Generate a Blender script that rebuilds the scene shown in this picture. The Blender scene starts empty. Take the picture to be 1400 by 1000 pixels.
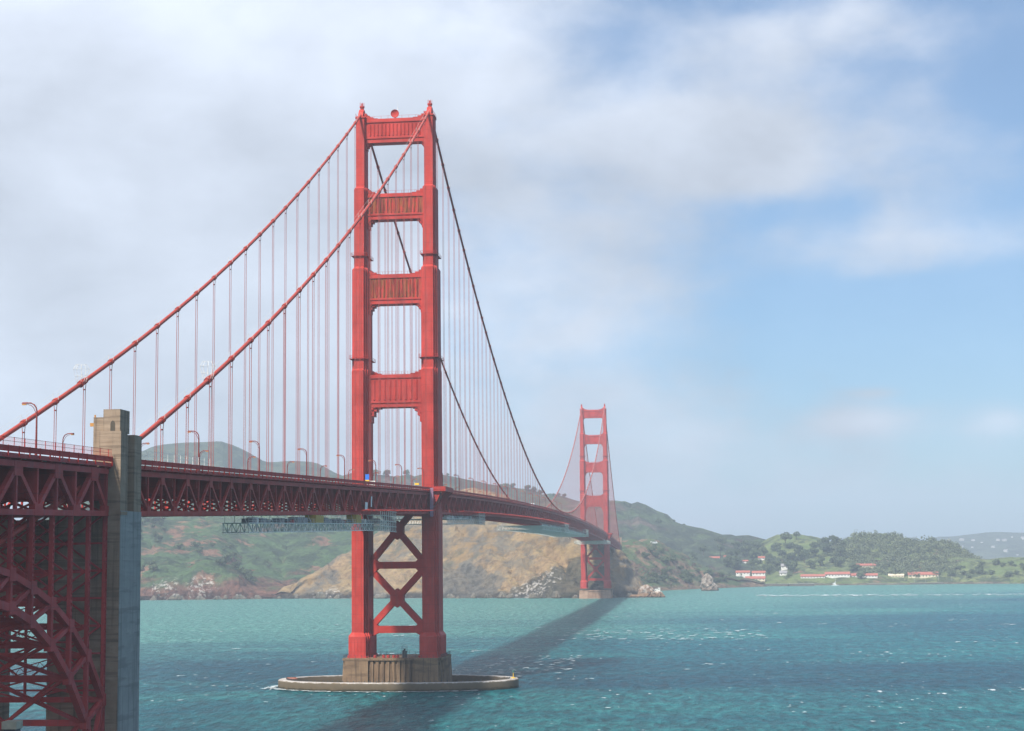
import bpy, math, random
from mathutils import Vector, Matrix, noise
import numpy as np

scene = bpy.context.scene
R = math.radians
# ------------------------------------------------------------------ camera
CAM = Vector((113.36, -610.28, 49.214))
yaw, pitch, roll, FPX = 0.11098, 0.102869, -0.010892, 2173.175
F0 = Vector((-math.sin(yaw)*math.cos(pitch), math.cos(yaw)*math.cos(pitch), math.sin(pitch)))
A0 = Vector((math.cos(yaw), math.sin(yaw), 0))
B0 = A0.cross(F0)
RX = A0*math.cos(roll) + B0*math.sin(roll)
UX = -A0*math.sin(roll) + B0*math.cos(roll)
cd = bpy.data.cameras.new('camera')
cam = bpy.data.objects.new('camera', cd)
scene.collection.objects.link(cam)
cam.matrix_world = Matrix(((RX.x, UX.x, -F0.x, CAM.x), (RX.y, UX.y, -F0.y, CAM.y), (RX.z, UX.z, -F0.z, CAM.z), (0, 0, 0, 1)))
cd.sensor_width = 36
cd.lens = FPX/1400*36
cd.shift_y = (537.8-500)/1400
cd.clip_start = 1
cd.clip_end = 60000
scene.camera = cam

# ------------------------------------------------------------------ sun, sky, exposure
SUN = Vector((-0.23, -0.571, 0.788)).normalized()      # towards the sun
sd = bpy.data.lights.new('sun', 'SUN')
sd.energy = 4.8
sd.angle = R(3.5)
sd.color = (1.0, 0.95, 0.87)
sun = bpy.data.objects.new('sun', sd)
scene.collection.objects.link(sun)
sun.rotation_euler = SUN.to_track_quat('Z', 'Y').to_euler()

world = bpy.data.worlds.new('World')
scene.world = world
world.use_nodes = True
W = world.node_tree
W.nodes.clear()
def wn(t, **k):
    n = W.nodes.new(t)
    for a, b in k.items(): setattr(n, a, b)
    return n
def wl(a, b): W.links.new(a, b)
def wmath(op, a, b=None, c=None, clamp=False):
    n = wn('ShaderNodeMath', operation=op); n.use_clamp = clamp
    for i, v in enumerate((a, b, c)):
        if v is None: continue
        if isinstance(v, (int, float)): n.inputs[i].default_value = v
        else: wl(v, n.inputs[i])
    return n.outputs[0]
def wdot(v, d):
    n = wn('ShaderNodeVectorMath', operation='DOT_PRODUCT'); wl(v, n.inputs[0]); n.inputs[1].default_value = d
    return n.outputs['Value']
def wstep(x, a, b):
    n = wn('ShaderNodeMapRange', interpolation_type='SMOOTHSTEP'); wl(x, n.inputs[0])
    n.inputs[1].default_value = a; n.inputs[2].default_value = b
    return n.outputs[0]
def wgauss(px, pe, cx, cy, sx, sy):
    a = wmath('DIVIDE', wmath('SUBTRACT', px, cx), sx); b = wmath('DIVIDE', wmath('SUBTRACT', pe, cy), sy)
    r = wmath('ADD', wmath('MULTIPLY', a, a), wmath('MULTIPLY', b, b))
    return wmath('EXPONENT', wmath('MULTIPLY', r, -1.0))
SKY_STRENGTH = 0.10
sky = wn('ShaderNodeTexSky', sky_type='NISHITA')
sky.sun_disc = False
sky.sun_elevation = math.asin(SUN.z)
sky.sun_rotation = math.atan2(SUN.x, SUN.y)
sky.air_density = 1.0; sky.dust_density = 1.2; sky.ozone_density = 2.2
tc = wn('ShaderNodeTexCoord')
nv = wn('ShaderNodeVectorMath', operation='NORMALIZE'); wl(tc.outputs['Generated'], nv.inputs[0])
D = nv.outputs[0]
AZ = wdot(D, (math.cos(yaw), math.sin(yaw), 0))         # east-west position in the sky
EL = wdot(D, (0, 0, 1))
den = wmath('ADD', EL, 0.30)
mp = wn('ShaderNodeCombineXYZ')
wl(wmath('DIVIDE', AZ, den), mp.inputs[0])
wl(wmath('DIVIDE', wdot(D, (-math.sin(yaw), math.cos(yaw), 0)), den), mp.inputs[1])
def wnoise(scale, detail, rough, off, dist=0.0):
    m = wn('ShaderNodeMapping'); wl(D, m.inputs[0]); m.inputs['Location'].default_value = off; m.inputs['Scale'].default_value = (1, 1, 1.7)
    n = wn('ShaderNodeTexNoise'); wl(m.outputs[0], n.inputs['Vector'])
    n.inputs['Scale'].default_value = scale; n.inputs['Detail'].default_value = detail
    n.inputs['Roughness'].default_value = rough; n.inputs['Distortion'].default_value = dist
    return n.outputs['Fac']
n1 = wnoise(4.2, 5, 0.48, (2.2, 6.3, 4.0), 0.1)
n2 = wnoise(11.0, 8, 0.54, (5.1, 8.2, 1.4), 0.15)
cov = wmath('MULTIPLY_ADD', AZ, -2.1, 0.86)
cov = wmath('ADD', cov, wmath('MULTIPLY', wmath('SUBTRACT', n1, 0.5), 1.6))
cov = wmath('ADD', cov, wmath('MULTIPLY', wmath('SUBTRACT', n2, 0.5), 1.5))
for (ca, ce, sa, se, amp) in ((0.24, 0.140, 0.15, 0.050, -0.60), (0.18, 0.245, 0.12, 0.034, 0.55), (0.27, 0.183, 0.085, 0.020, 0.60), (0.215, 0.081, 0.036, 0.011, 0.70), (0.22, 0.098, 0.018, 0.004, 0.5),
                              (0.295, 0.078, 0.022, 0.012, 0.55), (0.24, 0.060, 0.16, 0.035, 0.38), (0.15, 0.335, 0.05, 0.012, -0.35), (0.295, 0.275, 0.03, 0.02, -0.50), (0.17, 0.212, 0.06, 0.010, -0.35), (0.22, 0.315, 0.13, 0.025, 0.42)):
    cov = wmath('ADD', cov, wmath('MULTIPLY', wgauss(AZ, EL, ca, ce, sa, se), amp))
mask = wmath('MULTIPLY_ADD', wstep(cov, 0.15, 1.12), 0.74, 0.19)
n3 = wnoise(6.5, 8, 0.52, (1.3, 9.2, 2.0), 0.15)
lum = wmath('MULTIPLY_ADD', wmath('SUBTRACT', n3, 0.5), 1.0, wmath('MULTIPLY_ADD', EL, 0.75, wmath('MULTIPLY_ADD', AZ, -0.30, 0.74)))
lum = wmath('ADD', lum, wmath('MULTIPLY', wmath('ADD', wgauss(AZ, EL, 0.215, 0.081, 0.032, 0.010), wgauss(AZ, EL, 0.295, 0.078, 0.02, 0.010)), 0.20))
cloudcol = wn('ShaderNodeMixRGB', blend_type='MULTIPLY'); cloudcol.inputs[0].default_value = 1
cloudcol.inputs[1].default_value = (6.2, 6.7, 7.6, 1)
wl(lum, cloudcol.inputs[2])
blue = wn('ShaderNodeMixRGB', blend_type='MULTIPLY'); blue.inputs[0].default_value = 1
wl(sky.outputs[0], blue.inputs[1]); blue.inputs[2].default_value = (0.62, 0.93, 1.12, 1)
mixs = wn('ShaderNodeMixRGB')
wl(mask, mixs.inputs[0]); wl(blue.outputs[0], mixs.inputs[1]); wl(cloudcol.outputs[0], mixs.inputs[2])
bg = wn('ShaderNodeBackground'); wl(mixs.outputs[0], bg.inputs[0]); bg.inputs[1].default_value = SKY_STRENGTH
wo = wn('ShaderNodeOutputWorld'); wl(bg.outputs[0], wo.inputs[0])

scene.view_settings.view_transform = 'Standard'
scene.view_settings.look = 'None'
scene.view_settings.exposure = 0.38
scene.view_settings.gamma = 1
cy = scene.cycles
cy.use_denoising = True
cy.max_bounces = 6
cy.diffuse_bounces = 2
cy.volume_bounces = 0
cy.caustics_reflective = False
cy.caustics_refractive = False
random.seed(7)

# ------------------------------------------------------------------ helpers
def tag(o, label=None, cat=None, group=None, kind=None):
    if label: o['label'] = label
    if cat: o['category'] = cat
    if group: o['group'] = group
    if kind: o['kind'] = kind
    return o
def empty(name, loc=(0, 0, 0), parent=None, rz=0):
    o = bpy.data.objects.new(name, None)
    scene.collection.objects.link(o)
    o.location = loc; o.rotation_euler = (0, 0, rz)
    if parent: o.parent = parent
    return o
class MB:
    def __init__(s): s.v = []; s.f = []; s.m = []; s.mi = 0
    def add(s, vs, fs):
        b = len(s.v); s.v += [tuple(v) for v in vs]; s.f += [tuple(i+b for i in f) for f in fs]; s.m += [s.mi]*len(fs)
    def box(s, x0, x1, y0, y1, z0, z1):
        s.add([(x0,y0,z0),(x1,y0,z0),(x1,y1,z0),(x0,y1,z0),(x0,y0,z1),(x1,y0,z1),(x1,y1,z1),(x0,y1,z1)],
              [(0,3,2,1),(4,5,6,7),(0,1,5,4),(1,2,6,5),(2,3,7,6),(3,0,4,7)])
    def bar(s, p, q, w, h, side=None):
        """rectangular bar from p to q; w across 'side' direction, h across the other"""
        p = Vector(p); q = Vector(q); d = q-p
        if d.length < 1e-6: return
        d.normalize()
        if side is None:
            side = Vector((1,0,0)) if abs(d.x) < 0.9 else Vector((0,1,0))
        a = Vector(side); a = a-d*a.dot(d); a.normalize(); b = d.cross(a)
        a = a*w/2; b = b*h/2
        s.add([p-a-b, p+a-b, p+a+b, p-a+b, q-a-b, q+a-b, q+a+b, q-a+b],
              [(0,3,2,1),(4,5,6,7),(0,1,5,4),(1,2,6,5),(2,3,7,6),(3,0,4,7)])
    def tube(s, pts, r, n=8, caps=True):
        pts = [Vector(p) for p in pts]; k = len(pts)
        rr = r if isinstance(r, (list, tuple)) else [r]*k
        vs = []
        for i, p in enumerate(pts):
            t = (pts[min(i+1, k-1)]-pts[max(i-1, 0)]).normalized()
            a = Vector((1,0,0)) if abs(t.x) < 0.9 else Vector((0,1,0))
            a = (a-t*a.dot(t)).normalized(); b = t.cross(a)
            for j in range(n):
                th = 2*math.pi*j/n
                vs.append(p+(a*math.cos(th)+b*math.sin(th))*rr[i])
        fs = [(i*n+j, i*n+(j+1) % n, (i+1)*n+(j+1) % n, (i+1)*n+j) for i in range(k-1) for j in range(n)]
        if caps: fs += [tuple(range(n))[::-1], tuple((k-1)*n+j for j in range(n))]
        s.add(vs, fs)
    def prism(s, poly, z0, z1, top=None):
        """poly (x,y) ccw extruded z0..z1; top = other outline at z1"""
        n = len(poly); t = top or poly
        s.add([(x, y, z0) for x, y in poly]+[(x, y, z1) for x, y in t],
              [tuple(range(n))[::-1], tuple(range(n, 2*n))]+[(i, (i+1) % n, n+(i+1) % n, n+i) for i in range(n)])
    def prism_y(s, poly, y0, y1):
        """poly (x,z) extruded along y"""
        n = len(poly)
        s.add([(x, y0, z) for x, z in poly]+[(x, y1, z) for x, z in poly],
              [tuple(range(n)), tuple(range(n, 2*n))[::-1]]+[((i+1) % n, i, n+i, n+(i+1) % n) for i in range(n)])
    def prism_x(s, poly, x0, x1):
        n = len(poly)
        s.add([(x0, y, z) for y, z in poly]+[(x1, y, z) for y, z in poly],
              [tuple(range(n))[::-1], tuple(range(n, 2*n))]+[(i, (i+1) % n, n+(i+1) % n, n+i) for i in range(n)])
    def build(s, name, mat, parent=None, smooth=False, loc=None):
        me = bpy.data.meshes.new(name)
        me.from_pydata(s.v, [], s.f)
        mats = mat if isinstance(mat, (list, tuple)) else [mat]
        for m in mats: me.materials.append(m)
        if len(mats) > 1: me.polygons.foreach_set('material_index', s.m)
        if smooth: me.polygons.foreach_set('use_smooth', [True]*len(s.f))
        me.update()
        o = bpy.data.objects.new(name, me)
        scene.collection.objects.link(o)
        if parent: o.parent = parent
        if loc: o.location = loc
        return o
def copy_tree(o, parent=None):
    c = o.copy(); scene.collection.objects.link(c); c.parent = parent
    for ch in list(o.children): copy_tree(ch, c)
    return c

# ------------------------------------------------------------------ materials
def mat_base(name, rough=0.6, spec=0.4):
    m = bpy.data.materials.new(name); m.use_nodes = True
    nt = m.node_tree; b = nt.nodes['Principled BSDF']
    b.inputs['Roughness'].default_value = rough
    b.inputs['Specular IOR Level'].default_value = spec
    return m, nt, b
def nnoise(nt, scale, detail=4, rough=0.55, vec=None, stretch=None, loc=(0,0,0)):
    n = nt.nodes.new('ShaderNodeTexNoise')
    n.inputs['Scale'].default_value = scale; n.inputs['Detail'].default_value = detail; n.inputs['Roughness'].default_value = rough
    src = vec or nt.nodes.new('ShaderNodeTexCoord').outputs['Object']
    mpn = nt.nodes.new('ShaderNodeMapping'); mpn.inputs['Scale'].default_value = stretch or (1,1,1); mpn.inputs['Location'].default_value = loc
    nt.links.new(src, mpn.inputs[0]); nt.links.new(mpn.outputs[0], n.inputs['Vector'])
    return n.outputs['Fac']
def ramp(nt, fac, stops, interp='LINEAR'):
    r = nt.nodes.new('ShaderNodeValToRGB'); r.color_ramp.interpolation = interp
    el = r.color_ramp.elements
    while len(el) < len(stops): el.new(0.5)
    for e, (p, c) in zip(el, stops):
        e.position = p; e.color = (*c, 1) if len(c) == 3 else c
    nt.links.new(fac, r.inputs[0]); return r.outputs[0]
def mixc(nt, fac, a, b, mode='MIX'):
    n = nt.nodes.new('ShaderNodeMixRGB'); n.blend_type = mode
    for i, v in enumerate((fac, a, b)):
        if isinstance(v, (int, float)): n.inputs[i].default_value = v
        elif isinstance(v, tuple): n.inputs[i].default_value = (*v, 1)
        else: nt.links.new(v, n.inputs[i])
    return n.outputs[0]
def mth(nt, op, a, b=0.0, clamp=False):
    n = nt.nodes.new('ShaderNodeMath'); n.operation = op; n.use_clamp = clamp
    for i, v in enumerate((a, b)):
        if isinstance(v, (int, float)): n.inputs[i].default_value = v
        else: nt.links.new(v, n.inputs[i])
    return n.outputs[0]
def sstep(nt, x, a, b):
    n = nt.nodes.new('ShaderNodeMapRange'); n.interpolation_type = 'SMOOTHSTEP'
    nt.links.new(x, n.inputs[0]); n.inputs[1].default_value = a; n.inputs[2].default_value = b
    return n.outputs[0]
def bump(nt, b, h, dist, strength=1.0):
    n = nt.nodes.new('ShaderNodeBump'); n.inputs['Distance'].default_value = dist; n.inputs['Strength'].default_value = strength
    nt.links.new(h, n.inputs['Height']); nt.links.new(n.outputs[0], b.inputs['Normal'])
def simple(name, col, rough=0.6, var=0.25, scale=0.6, stretch=(1,1,1), metal=0.0, col2=None, spec=0.4):
    m, nt, b = mat_base(name, rough, spec)
    f = nnoise(nt, scale, 5, 0.6, stretch=stretch)
    lo = tuple(c*(1-var) for c in col); hi = tuple(min(1, c*(1+var)) for c in (col2 or col))
    nt.links.new(ramp(nt, f, [(0.3, lo), (0.7, hi)]), b.inputs['Base Color'])
    b.inputs['Metallic'].default_value = metal
    return m
ORANGE = (0.46, 0.046, 0.034)
def paint(name, col=ORANGE, rust=0.0, fade=0.25):
    m, nt, b = mat_base(name, 0.55, 0.10)
    st = nnoise(nt, 0.9, 5, 0.6, stretch=(1, 1, 0.06))          # runs down the plates
    bl = nnoise(nt, 0.12, 4, 0.6)
    c = ramp(nt, bl, [(0.3, tuple(x*(1-fade) for x in col)), (0.7, tuple(min(1, x*(1+fade)) for x in col))])
    c = mixc(nt, mth(nt, 'MULTIPLY', sstep(nt, st, 0.48, 0.70), 0.55), c, (col[0]*0.72, col[1]*1.6, col[2]*1.9))
    tcp = nt.nodes.new('ShaderNodeTexCoord'); sp = nt.nodes.new('ShaderNodeSeparateXYZ'); nt.links.new(tcp.outputs['Object'], sp.inputs[0])
    seam = mth(nt, 'LESS_THAN', mth(nt, 'FRACT', mth(nt, 'MULTIPLY', sp.outputs[2], 0.285)), 0.055)
    c = mixc(nt, mth(nt, 'MULTIPLY', seam, 0.30), c, (col[0]*0.45, col[1]*0.8, col[2]))
    chalk = nnoise(nt, 0.35, 5, 0.6, stretch=(1, 1, 0.35), loc=(8, 2, 6))
    c = mixc(nt, mth(nt, 'MULTIPLY', sstep(nt, chalk, 0.50, 0.64), 0.20), c, (min(1, col[0]*1.25), col[1]*2.4, col[2]*2.8))
    fine = nnoise(nt, 3.0, 5, 0.65)
    c = mixc(nt, mth(nt, 'MULTIPLY', sstep(nt, fine, 0.58, 0.75), 0.3), c, (col[0]*0.6, col[1]*1.3, col[2]*1.3))
    if rust:
        rs = nnoise(nt, 1.3, 6, 0.65, stretch=(1, 1, 0.10), loc=(4, 0, 1))
        rb = nnoise(nt, 0.22, 3, 0.5, loc=(9, 3, 3))
        f = mth(nt, 'MULTIPLY', sstep(nt, rs, 0.42, 0.49), sstep(nt, rb, 0.28, 0.38))
        c = mixc(nt, mth(nt, 'MULTIPLY', f, rust), c, ramp(nt, nnoise(nt, 0.8, 4, 0.6, stretch=(1,1,0.12)), [(0.40, (0.07, 0.032, 0.022)), (0.50, (0.27, 0.115, 0.035)), (0.6, (0.15, 0.03, 0.022))]))
    nt.links.new(c, b.inputs['Base Color'])
    return m
M = {}
M['tower'] = paint('tower_paint')
M['rusty'] = paint('weathered_panel', rust=0.8)
M['steel'] = paint('truss_paint', (0.42, 0.040, 0.030), fade=0.25)
M['arch'] = paint('arch_paint', (0.42, 0.056, 0.052), fade=0.25)
M['cable'] = paint('cable_paint', (0.37, 0.052, 0.036), fade=0.12)
M['rope'] = simple('rope_paint', (0.36, 0.06, 0.045), 0.6, 0.15)
M['rail'] = paint('railing_paint', (0.45, 0.032, 0.026), fade=0.18)
M['asphalt'] = simple('asphalt', (0.05, 0.05, 0.05), 0.9, 0.2, 1.5)
M['walk'] = simple('sidewalk_concrete', (0.30, 0.27, 0.24), 0.9, 0.15, 0.8)
M['grey'] = simple('galvanised_metal', (0.70, 0.68, 0.62), 0.5, 0.2, 1.5, metal=0.1)
M['dark'] = simple('dark_metal', (0.05, 0.055, 0.06), 0.5, 0.3, 1.5)
M['white'] = simple('white_paint', (0.78, 0.78, 0.76), 0.5, 0.08, 1.0)
M['yellow'] = simple('yellow_board', (0.48, 0.30, 0.06), 0.7, 0.15, 1.0)
M['lampy'] = simple('amber_lens', (0.50, 0.24, 0.06), 0.3, 0.1, 2.0)
M['blue'] = simple('blue_sign', (0.02, 0.16, 0.62), 0.5, 0.08, 1.0)
M['signyellow'] = simple('yellow_sign', (0.8, 0.5, 0.03), 0.5, 0.08, 1.0)
M['green'] = simple('green_sheet', (0.04, 0.16, 0.12), 0.6, 0.25, 0.5)
M['purple'] = simple('containment_panel', (0.30, 0.17, 0.24), 0.7, 0.15, 0.8)
M['tyre'] = simple('rubber', (0.02, 0.02, 0.02), 0.9, 0.1)
M['glass'] = simple('window_glass', (0.03, 0.04, 0.05), 0.15, 0.2, 1.0)
M['bark'] = simple('bark', (0.09, 0.065, 0.045), 0.9, 0.3, 1.0)
def leafmat(name, a, b_):
    m, nt, b = mat_base(name, 0.8, 0.15)
    gi = nt.nodes.new('ShaderNodeNewGeometry')
    f = nt.nodes.new('ShaderNodeMath'); f.operation = 'ADD'
    nt.links.new(gi.outputs['Random Per Island'], f.inputs[0])
    oi = nt.nodes.new('ShaderNodeObjectInfo')
    mm = mth(nt, 'MULTIPLY', oi.outputs['Random'], 0.5); nt.links.new(mm, f.inputs[1])
    nt.links.new(ramp(nt, mth(nt, 'MULTIPLY', f.outputs[0], 0.67), [(0.1, a), (0.9, b_)]), b.inputs['Base Color'])
    return m
M['leaf'] = leafmat('tree_leaves', (0.034, 0.052, 0.027), (0.095, 0.12, 0.056))
M['leaf2'] = leafmat('wood_leaves', (0.048, 0.070, 0.036), (0.15, 0.170, 0.085))

def concrete(name, lo, hi, stain, board=1.0, warm=None, streak=0.8):
    m, nt, b = mat_base(name, 0.85, 0.2)
    n = nnoise(nt, 0.25, 6, 0.65)
    c = ramp(nt, n, [(0.3, lo), (0.7, hi)])
    lay = nnoise(nt, 1.0, 3, 0.6, stretch=(0.06, 0.06, 1.1*board))        # pour lines
    c = mixc(nt, mth(nt, 'MULTIPLY', sstep(nt, lay, 0.52, 0.62), 0.5), c, stain)
    st = nnoise(nt, 0.9, 5, 0.65, stretch=(1, 1, 0.05), loc=(3, 1, 0))
    c = mixc(nt, mth(nt, 'MULTIPLY', sstep(nt, st, 0.48, 0.68), streak), c, stain)
    nt.links.new(c, b.inputs['Base Color'])
    bump(nt, b, lay, 0.25, 0.6)
    return m
M['concrete'] = concrete('pylon_concrete', (0.255, 0.185, 0.125), (0.37, 0.28, 0.20), (0.13, 0.095, 0.068))
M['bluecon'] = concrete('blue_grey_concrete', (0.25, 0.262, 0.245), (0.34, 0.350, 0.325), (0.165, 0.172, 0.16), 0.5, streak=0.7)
M['pier'] = concrete('pier_concrete', (0.17, 0.105, 0.062), (0.27, 0.18, 0.105), (0.08, 0.052, 0.034), 0.3, streak=0.9)
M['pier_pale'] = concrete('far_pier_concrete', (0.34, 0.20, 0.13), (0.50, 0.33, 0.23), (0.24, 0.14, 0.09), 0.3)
M['lamppost'] = simple('lamp_post_paint', (0.20, 0.032, 0.026), 0.6, 0.15)
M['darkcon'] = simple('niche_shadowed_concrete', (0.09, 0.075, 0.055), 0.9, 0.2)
M['palecon'] = concrete('pale_concrete', (0.42, 0.37, 0.28), (0.58, 0.52, 0.42), (0.30, 0.26, 0.2))
def fender_mat():
    m, nt, b = mat_base('fender_concrete', 0.85, 0.2)
    tc = nt.nodes.new('ShaderNodeTexCoord'); sx = nt.nodes.new('ShaderNodeSeparateXYZ')
    nt.links.new(tc.outputs['Object'], sx.inputs[0])
    n = nnoise(nt, 0.5, 6, 0.7)
    zz = mth(nt, 'ADD', sx.outputs[2], mth(nt, 'MULTIPLY', mth(nt, 'SUBTRACT', n, 0.5), 1.6))
    c = ramp(nt, mth(nt, 'DIVIDE', zz, 4.0), [(0.0, (0.02, 0.02, 0.012)), (0.16, (0.05, 0.04, 0.02)), (0.26, (0.115, 0.085, 0.05)), (0.74, (0.150, 0.115, 0.075)), (0.84, (0.46, 0.43, 0.40))])
    c = mixc(nt, mth(nt, 'MULTIPLY', sstep(nt, nnoise(nt, 0.3, 5, 0.7, loc=(5,5,5)), 0.55, 0.7), 0.6), c, (0.2, 0.13, 0.07))
    nt.links.new(c, b.inputs['Base Color']); return m
M['fender'] = fender_mat()
def stucco(name, col): return simple(name, col, 0.8, 0.08, 0.3)
M['cream'] = stucco('cream_wall', (0.70, 0.60, 0.42)); M['wallwhite'] = stucco('white_wall', (0.70, 0.68, 0.62))
M['hillhouse'] = stucco('hill_house_wall', (0.42, 0.41, 0.38))
M['redroof'] = simple('red_roof', (0.36, 0.11, 0.075), 0.8, 0.15, 0.3)
M['greyroof'] = simple('grey_roof', (0.25, 0.24, 0.24), 0.8, 0.15, 0.3)

def terrain_mat(name, grass, grass2, scrub, soil, rock, soil_amt=0.5, scrub_amt=0.5, zrock=12, sc=1.0, steep=(0.62, 0.86), guano=0.0, patch=None, spots=()):
    m, nt, b = mat_base(name, 0.9, 0.1)
    geo = nt.nodes.new('ShaderNodeNewGeometry'); sx = nt.nodes.new('ShaderNodeSeparateXYZ'); nt.links.new(geo.outputs['True Normal'], sx.inputs[0])
    ps = nt.nodes.new('ShaderNodeSeparateXYZ'); nt.links.new(geo.outputs['Position'], ps.inputs[0])
    P = geo.outputs['Position']
    nb = nnoise(nt, 0.006*sc, 6, 0.6, vec=P); nm = nnoise(nt, 0.022*sc, 6, 0.65, vec=P, loc=(40,0,0)); nf = nnoise(nt, 0.10*sc, 5, 0.7, vec=P, loc=(0,90,0))
    c = mixc(nt, sstep(nt, nm, 0.38, 0.62), grass, grass2)
    c = mixc(nt, mth(nt, 'MULTIPLY', sstep(nt, mth(nt, 'ADD', mth(nt, 'MULTIPLY', nm, 0.6), mth(nt, 'MULTIPLY', nf, 0.4)), 0.62-0.22*scrub_amt, 0.70-0.20*scrub_amt), 0.85), c, scrub)
    sl = mth(nt, 'ADD', sx.outputs[2], mth(nt, 'MULTIPLY', mth(nt, 'SUBTRACT', nb, 0.5), 0.9))
    so = mth(nt, 'SUBTRACT', 1.0, sstep(nt, sl, steep[0], steep[1]))
    so2 = sstep(nt, mth(nt, 'ADD', mth(nt, 'MULTIPLY', nb, 0.55), mth(nt, 'MULTIPLY', nm, 0.45)), 0.64-0.2*soil_amt, 0.68-0.16*soil_amt)
    soilc = mixc(nt, sstep(nt, nf, 0.4, 0.62), soil, tuple(x*0.62 for x in soil))
    c = mixc(nt, mth(nt, 'MAXIMUM', so, so2), c, soilc)
    if patch:
        for k, (pc, lo, hi, lc) in enumerate(patch):
            pn = nnoise(nt, 0.013, 6, 0.68, vec=P, stretch=(1.0, 1.0, 0.55), loc=lc)
            c = mixc(nt, mth(nt, 'MULTIPLY', sstep(nt, pn, lo, hi), 0.85), c, pc)
    zr = mth(nt, 'ADD', ps.outputs[2], mth(nt, 'MULTIPLY', mth(nt, 'SUBTRACT', nm, 0.5), -zrock*2.2))
    c = mixc(nt, mth(nt, 'SUBTRACT', 1.0, sstep(nt, zr, zrock*0.35, zrock)), c, mixc(nt, sstep(nt, nf, 0.42, 0.6), rock, tuple(x*0.45 for x in rock)))
    for (gx, gy, gz, gr, gc) in spots:                # outcrops of bare darker rock
        dn = nt.nodes.new('ShaderNodeVectorMath'); dn.operation = 'DISTANCE'; nt.links.new(P, dn.inputs[0]); dn.inputs[1].default_value = (gx, gy, gz)
        dd = mth(nt, 'ADD', dn.outputs['Value'], mth(nt, 'MULTIPLY', mth(nt, 'SUBTRACT', nm, 0.5), gr*2.4))
        c = mixc(nt, mth(nt, 'MULTIPLY', mth(nt, 'SUBTRACT', 1.0, sstep(nt, dd, gr*0.7, gr)), 0.85), c, mixc(nt, sstep(nt, nf, 0.42, 0.6), tuple(gc), tuple(q*0.5 for q in gc)))
    if guano:
        tot = 0.0
        for (gx, gy, gz, gr) in guano:
            dn = nt.nodes.new('ShaderNodeVectorMath'); dn.operation = 'DISTANCE'; nt.links.new(P, dn.inputs[0]); dn.inputs[1].default_value = (gx, gy, gz)
            tot = mth(nt, 'MAXIMUM', tot, mth(nt, 'SUBTRACT', 1.0, sstep(nt, dn.outputs['Value'], gr*0.35, gr)))
        g = mth(nt, 'MULTIPLY', mth(nt, 'MULTIPLY', tot, 0.9), sstep(nt, mth(nt, 'ADD', nnoise(nt, 0.16, 5, 0.75, vec=P), mth(nt, 'MULTIPLY', tot, 0.07)), 0.595, 0.65))
        c = mixc(nt, mth(nt, 'MULTIPLY', g, 0.8), c, (0.50, 0.47, 0.43))
    c = mixc(nt, 1.0, c, ramp(nt, nnoise(nt, 0.05*sc, 6, 0.75, vec=P, stretch=(1, 1, 0.45), loc=(7, 7, 7)), [(0.32, (0.62, 0.62, 0.66)), (0.68, (1.25, 1.22, 1.15))]), 'MULTIPLY')
    nt.links.new(c, b.inputs['Base Color'])
    bump(nt, b, nnoise(nt, 0.07, 6, 0.7, vec=P, stretch=(1, 1, 0.4)), 9.0, 0.8)
    return m
HAZE = 0.00014
GUANO1 = [[-560, 1374, 13, 34], [-513, 1378, 10, 30], [-502, 1382, 14, 24]]
GUANO2 = [[-345, 1372, 11, 30], [-79, 1320, 16, 42], [-62, 1327, 28, 30], [-93, 1317, 7, 20]]
SPOTS2 = [[-43, 1308, 22, 45, [0.085, 0.08, 0.058]], [-77, 1315, 11, 40, [0.085, 0.08, 0.06]], [-24, 1320, 41, 40, [0.1, 0.09, 0.06]], [-173, 1359, 16, 50, [0.13, 0.12, 0.1]]]
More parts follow.
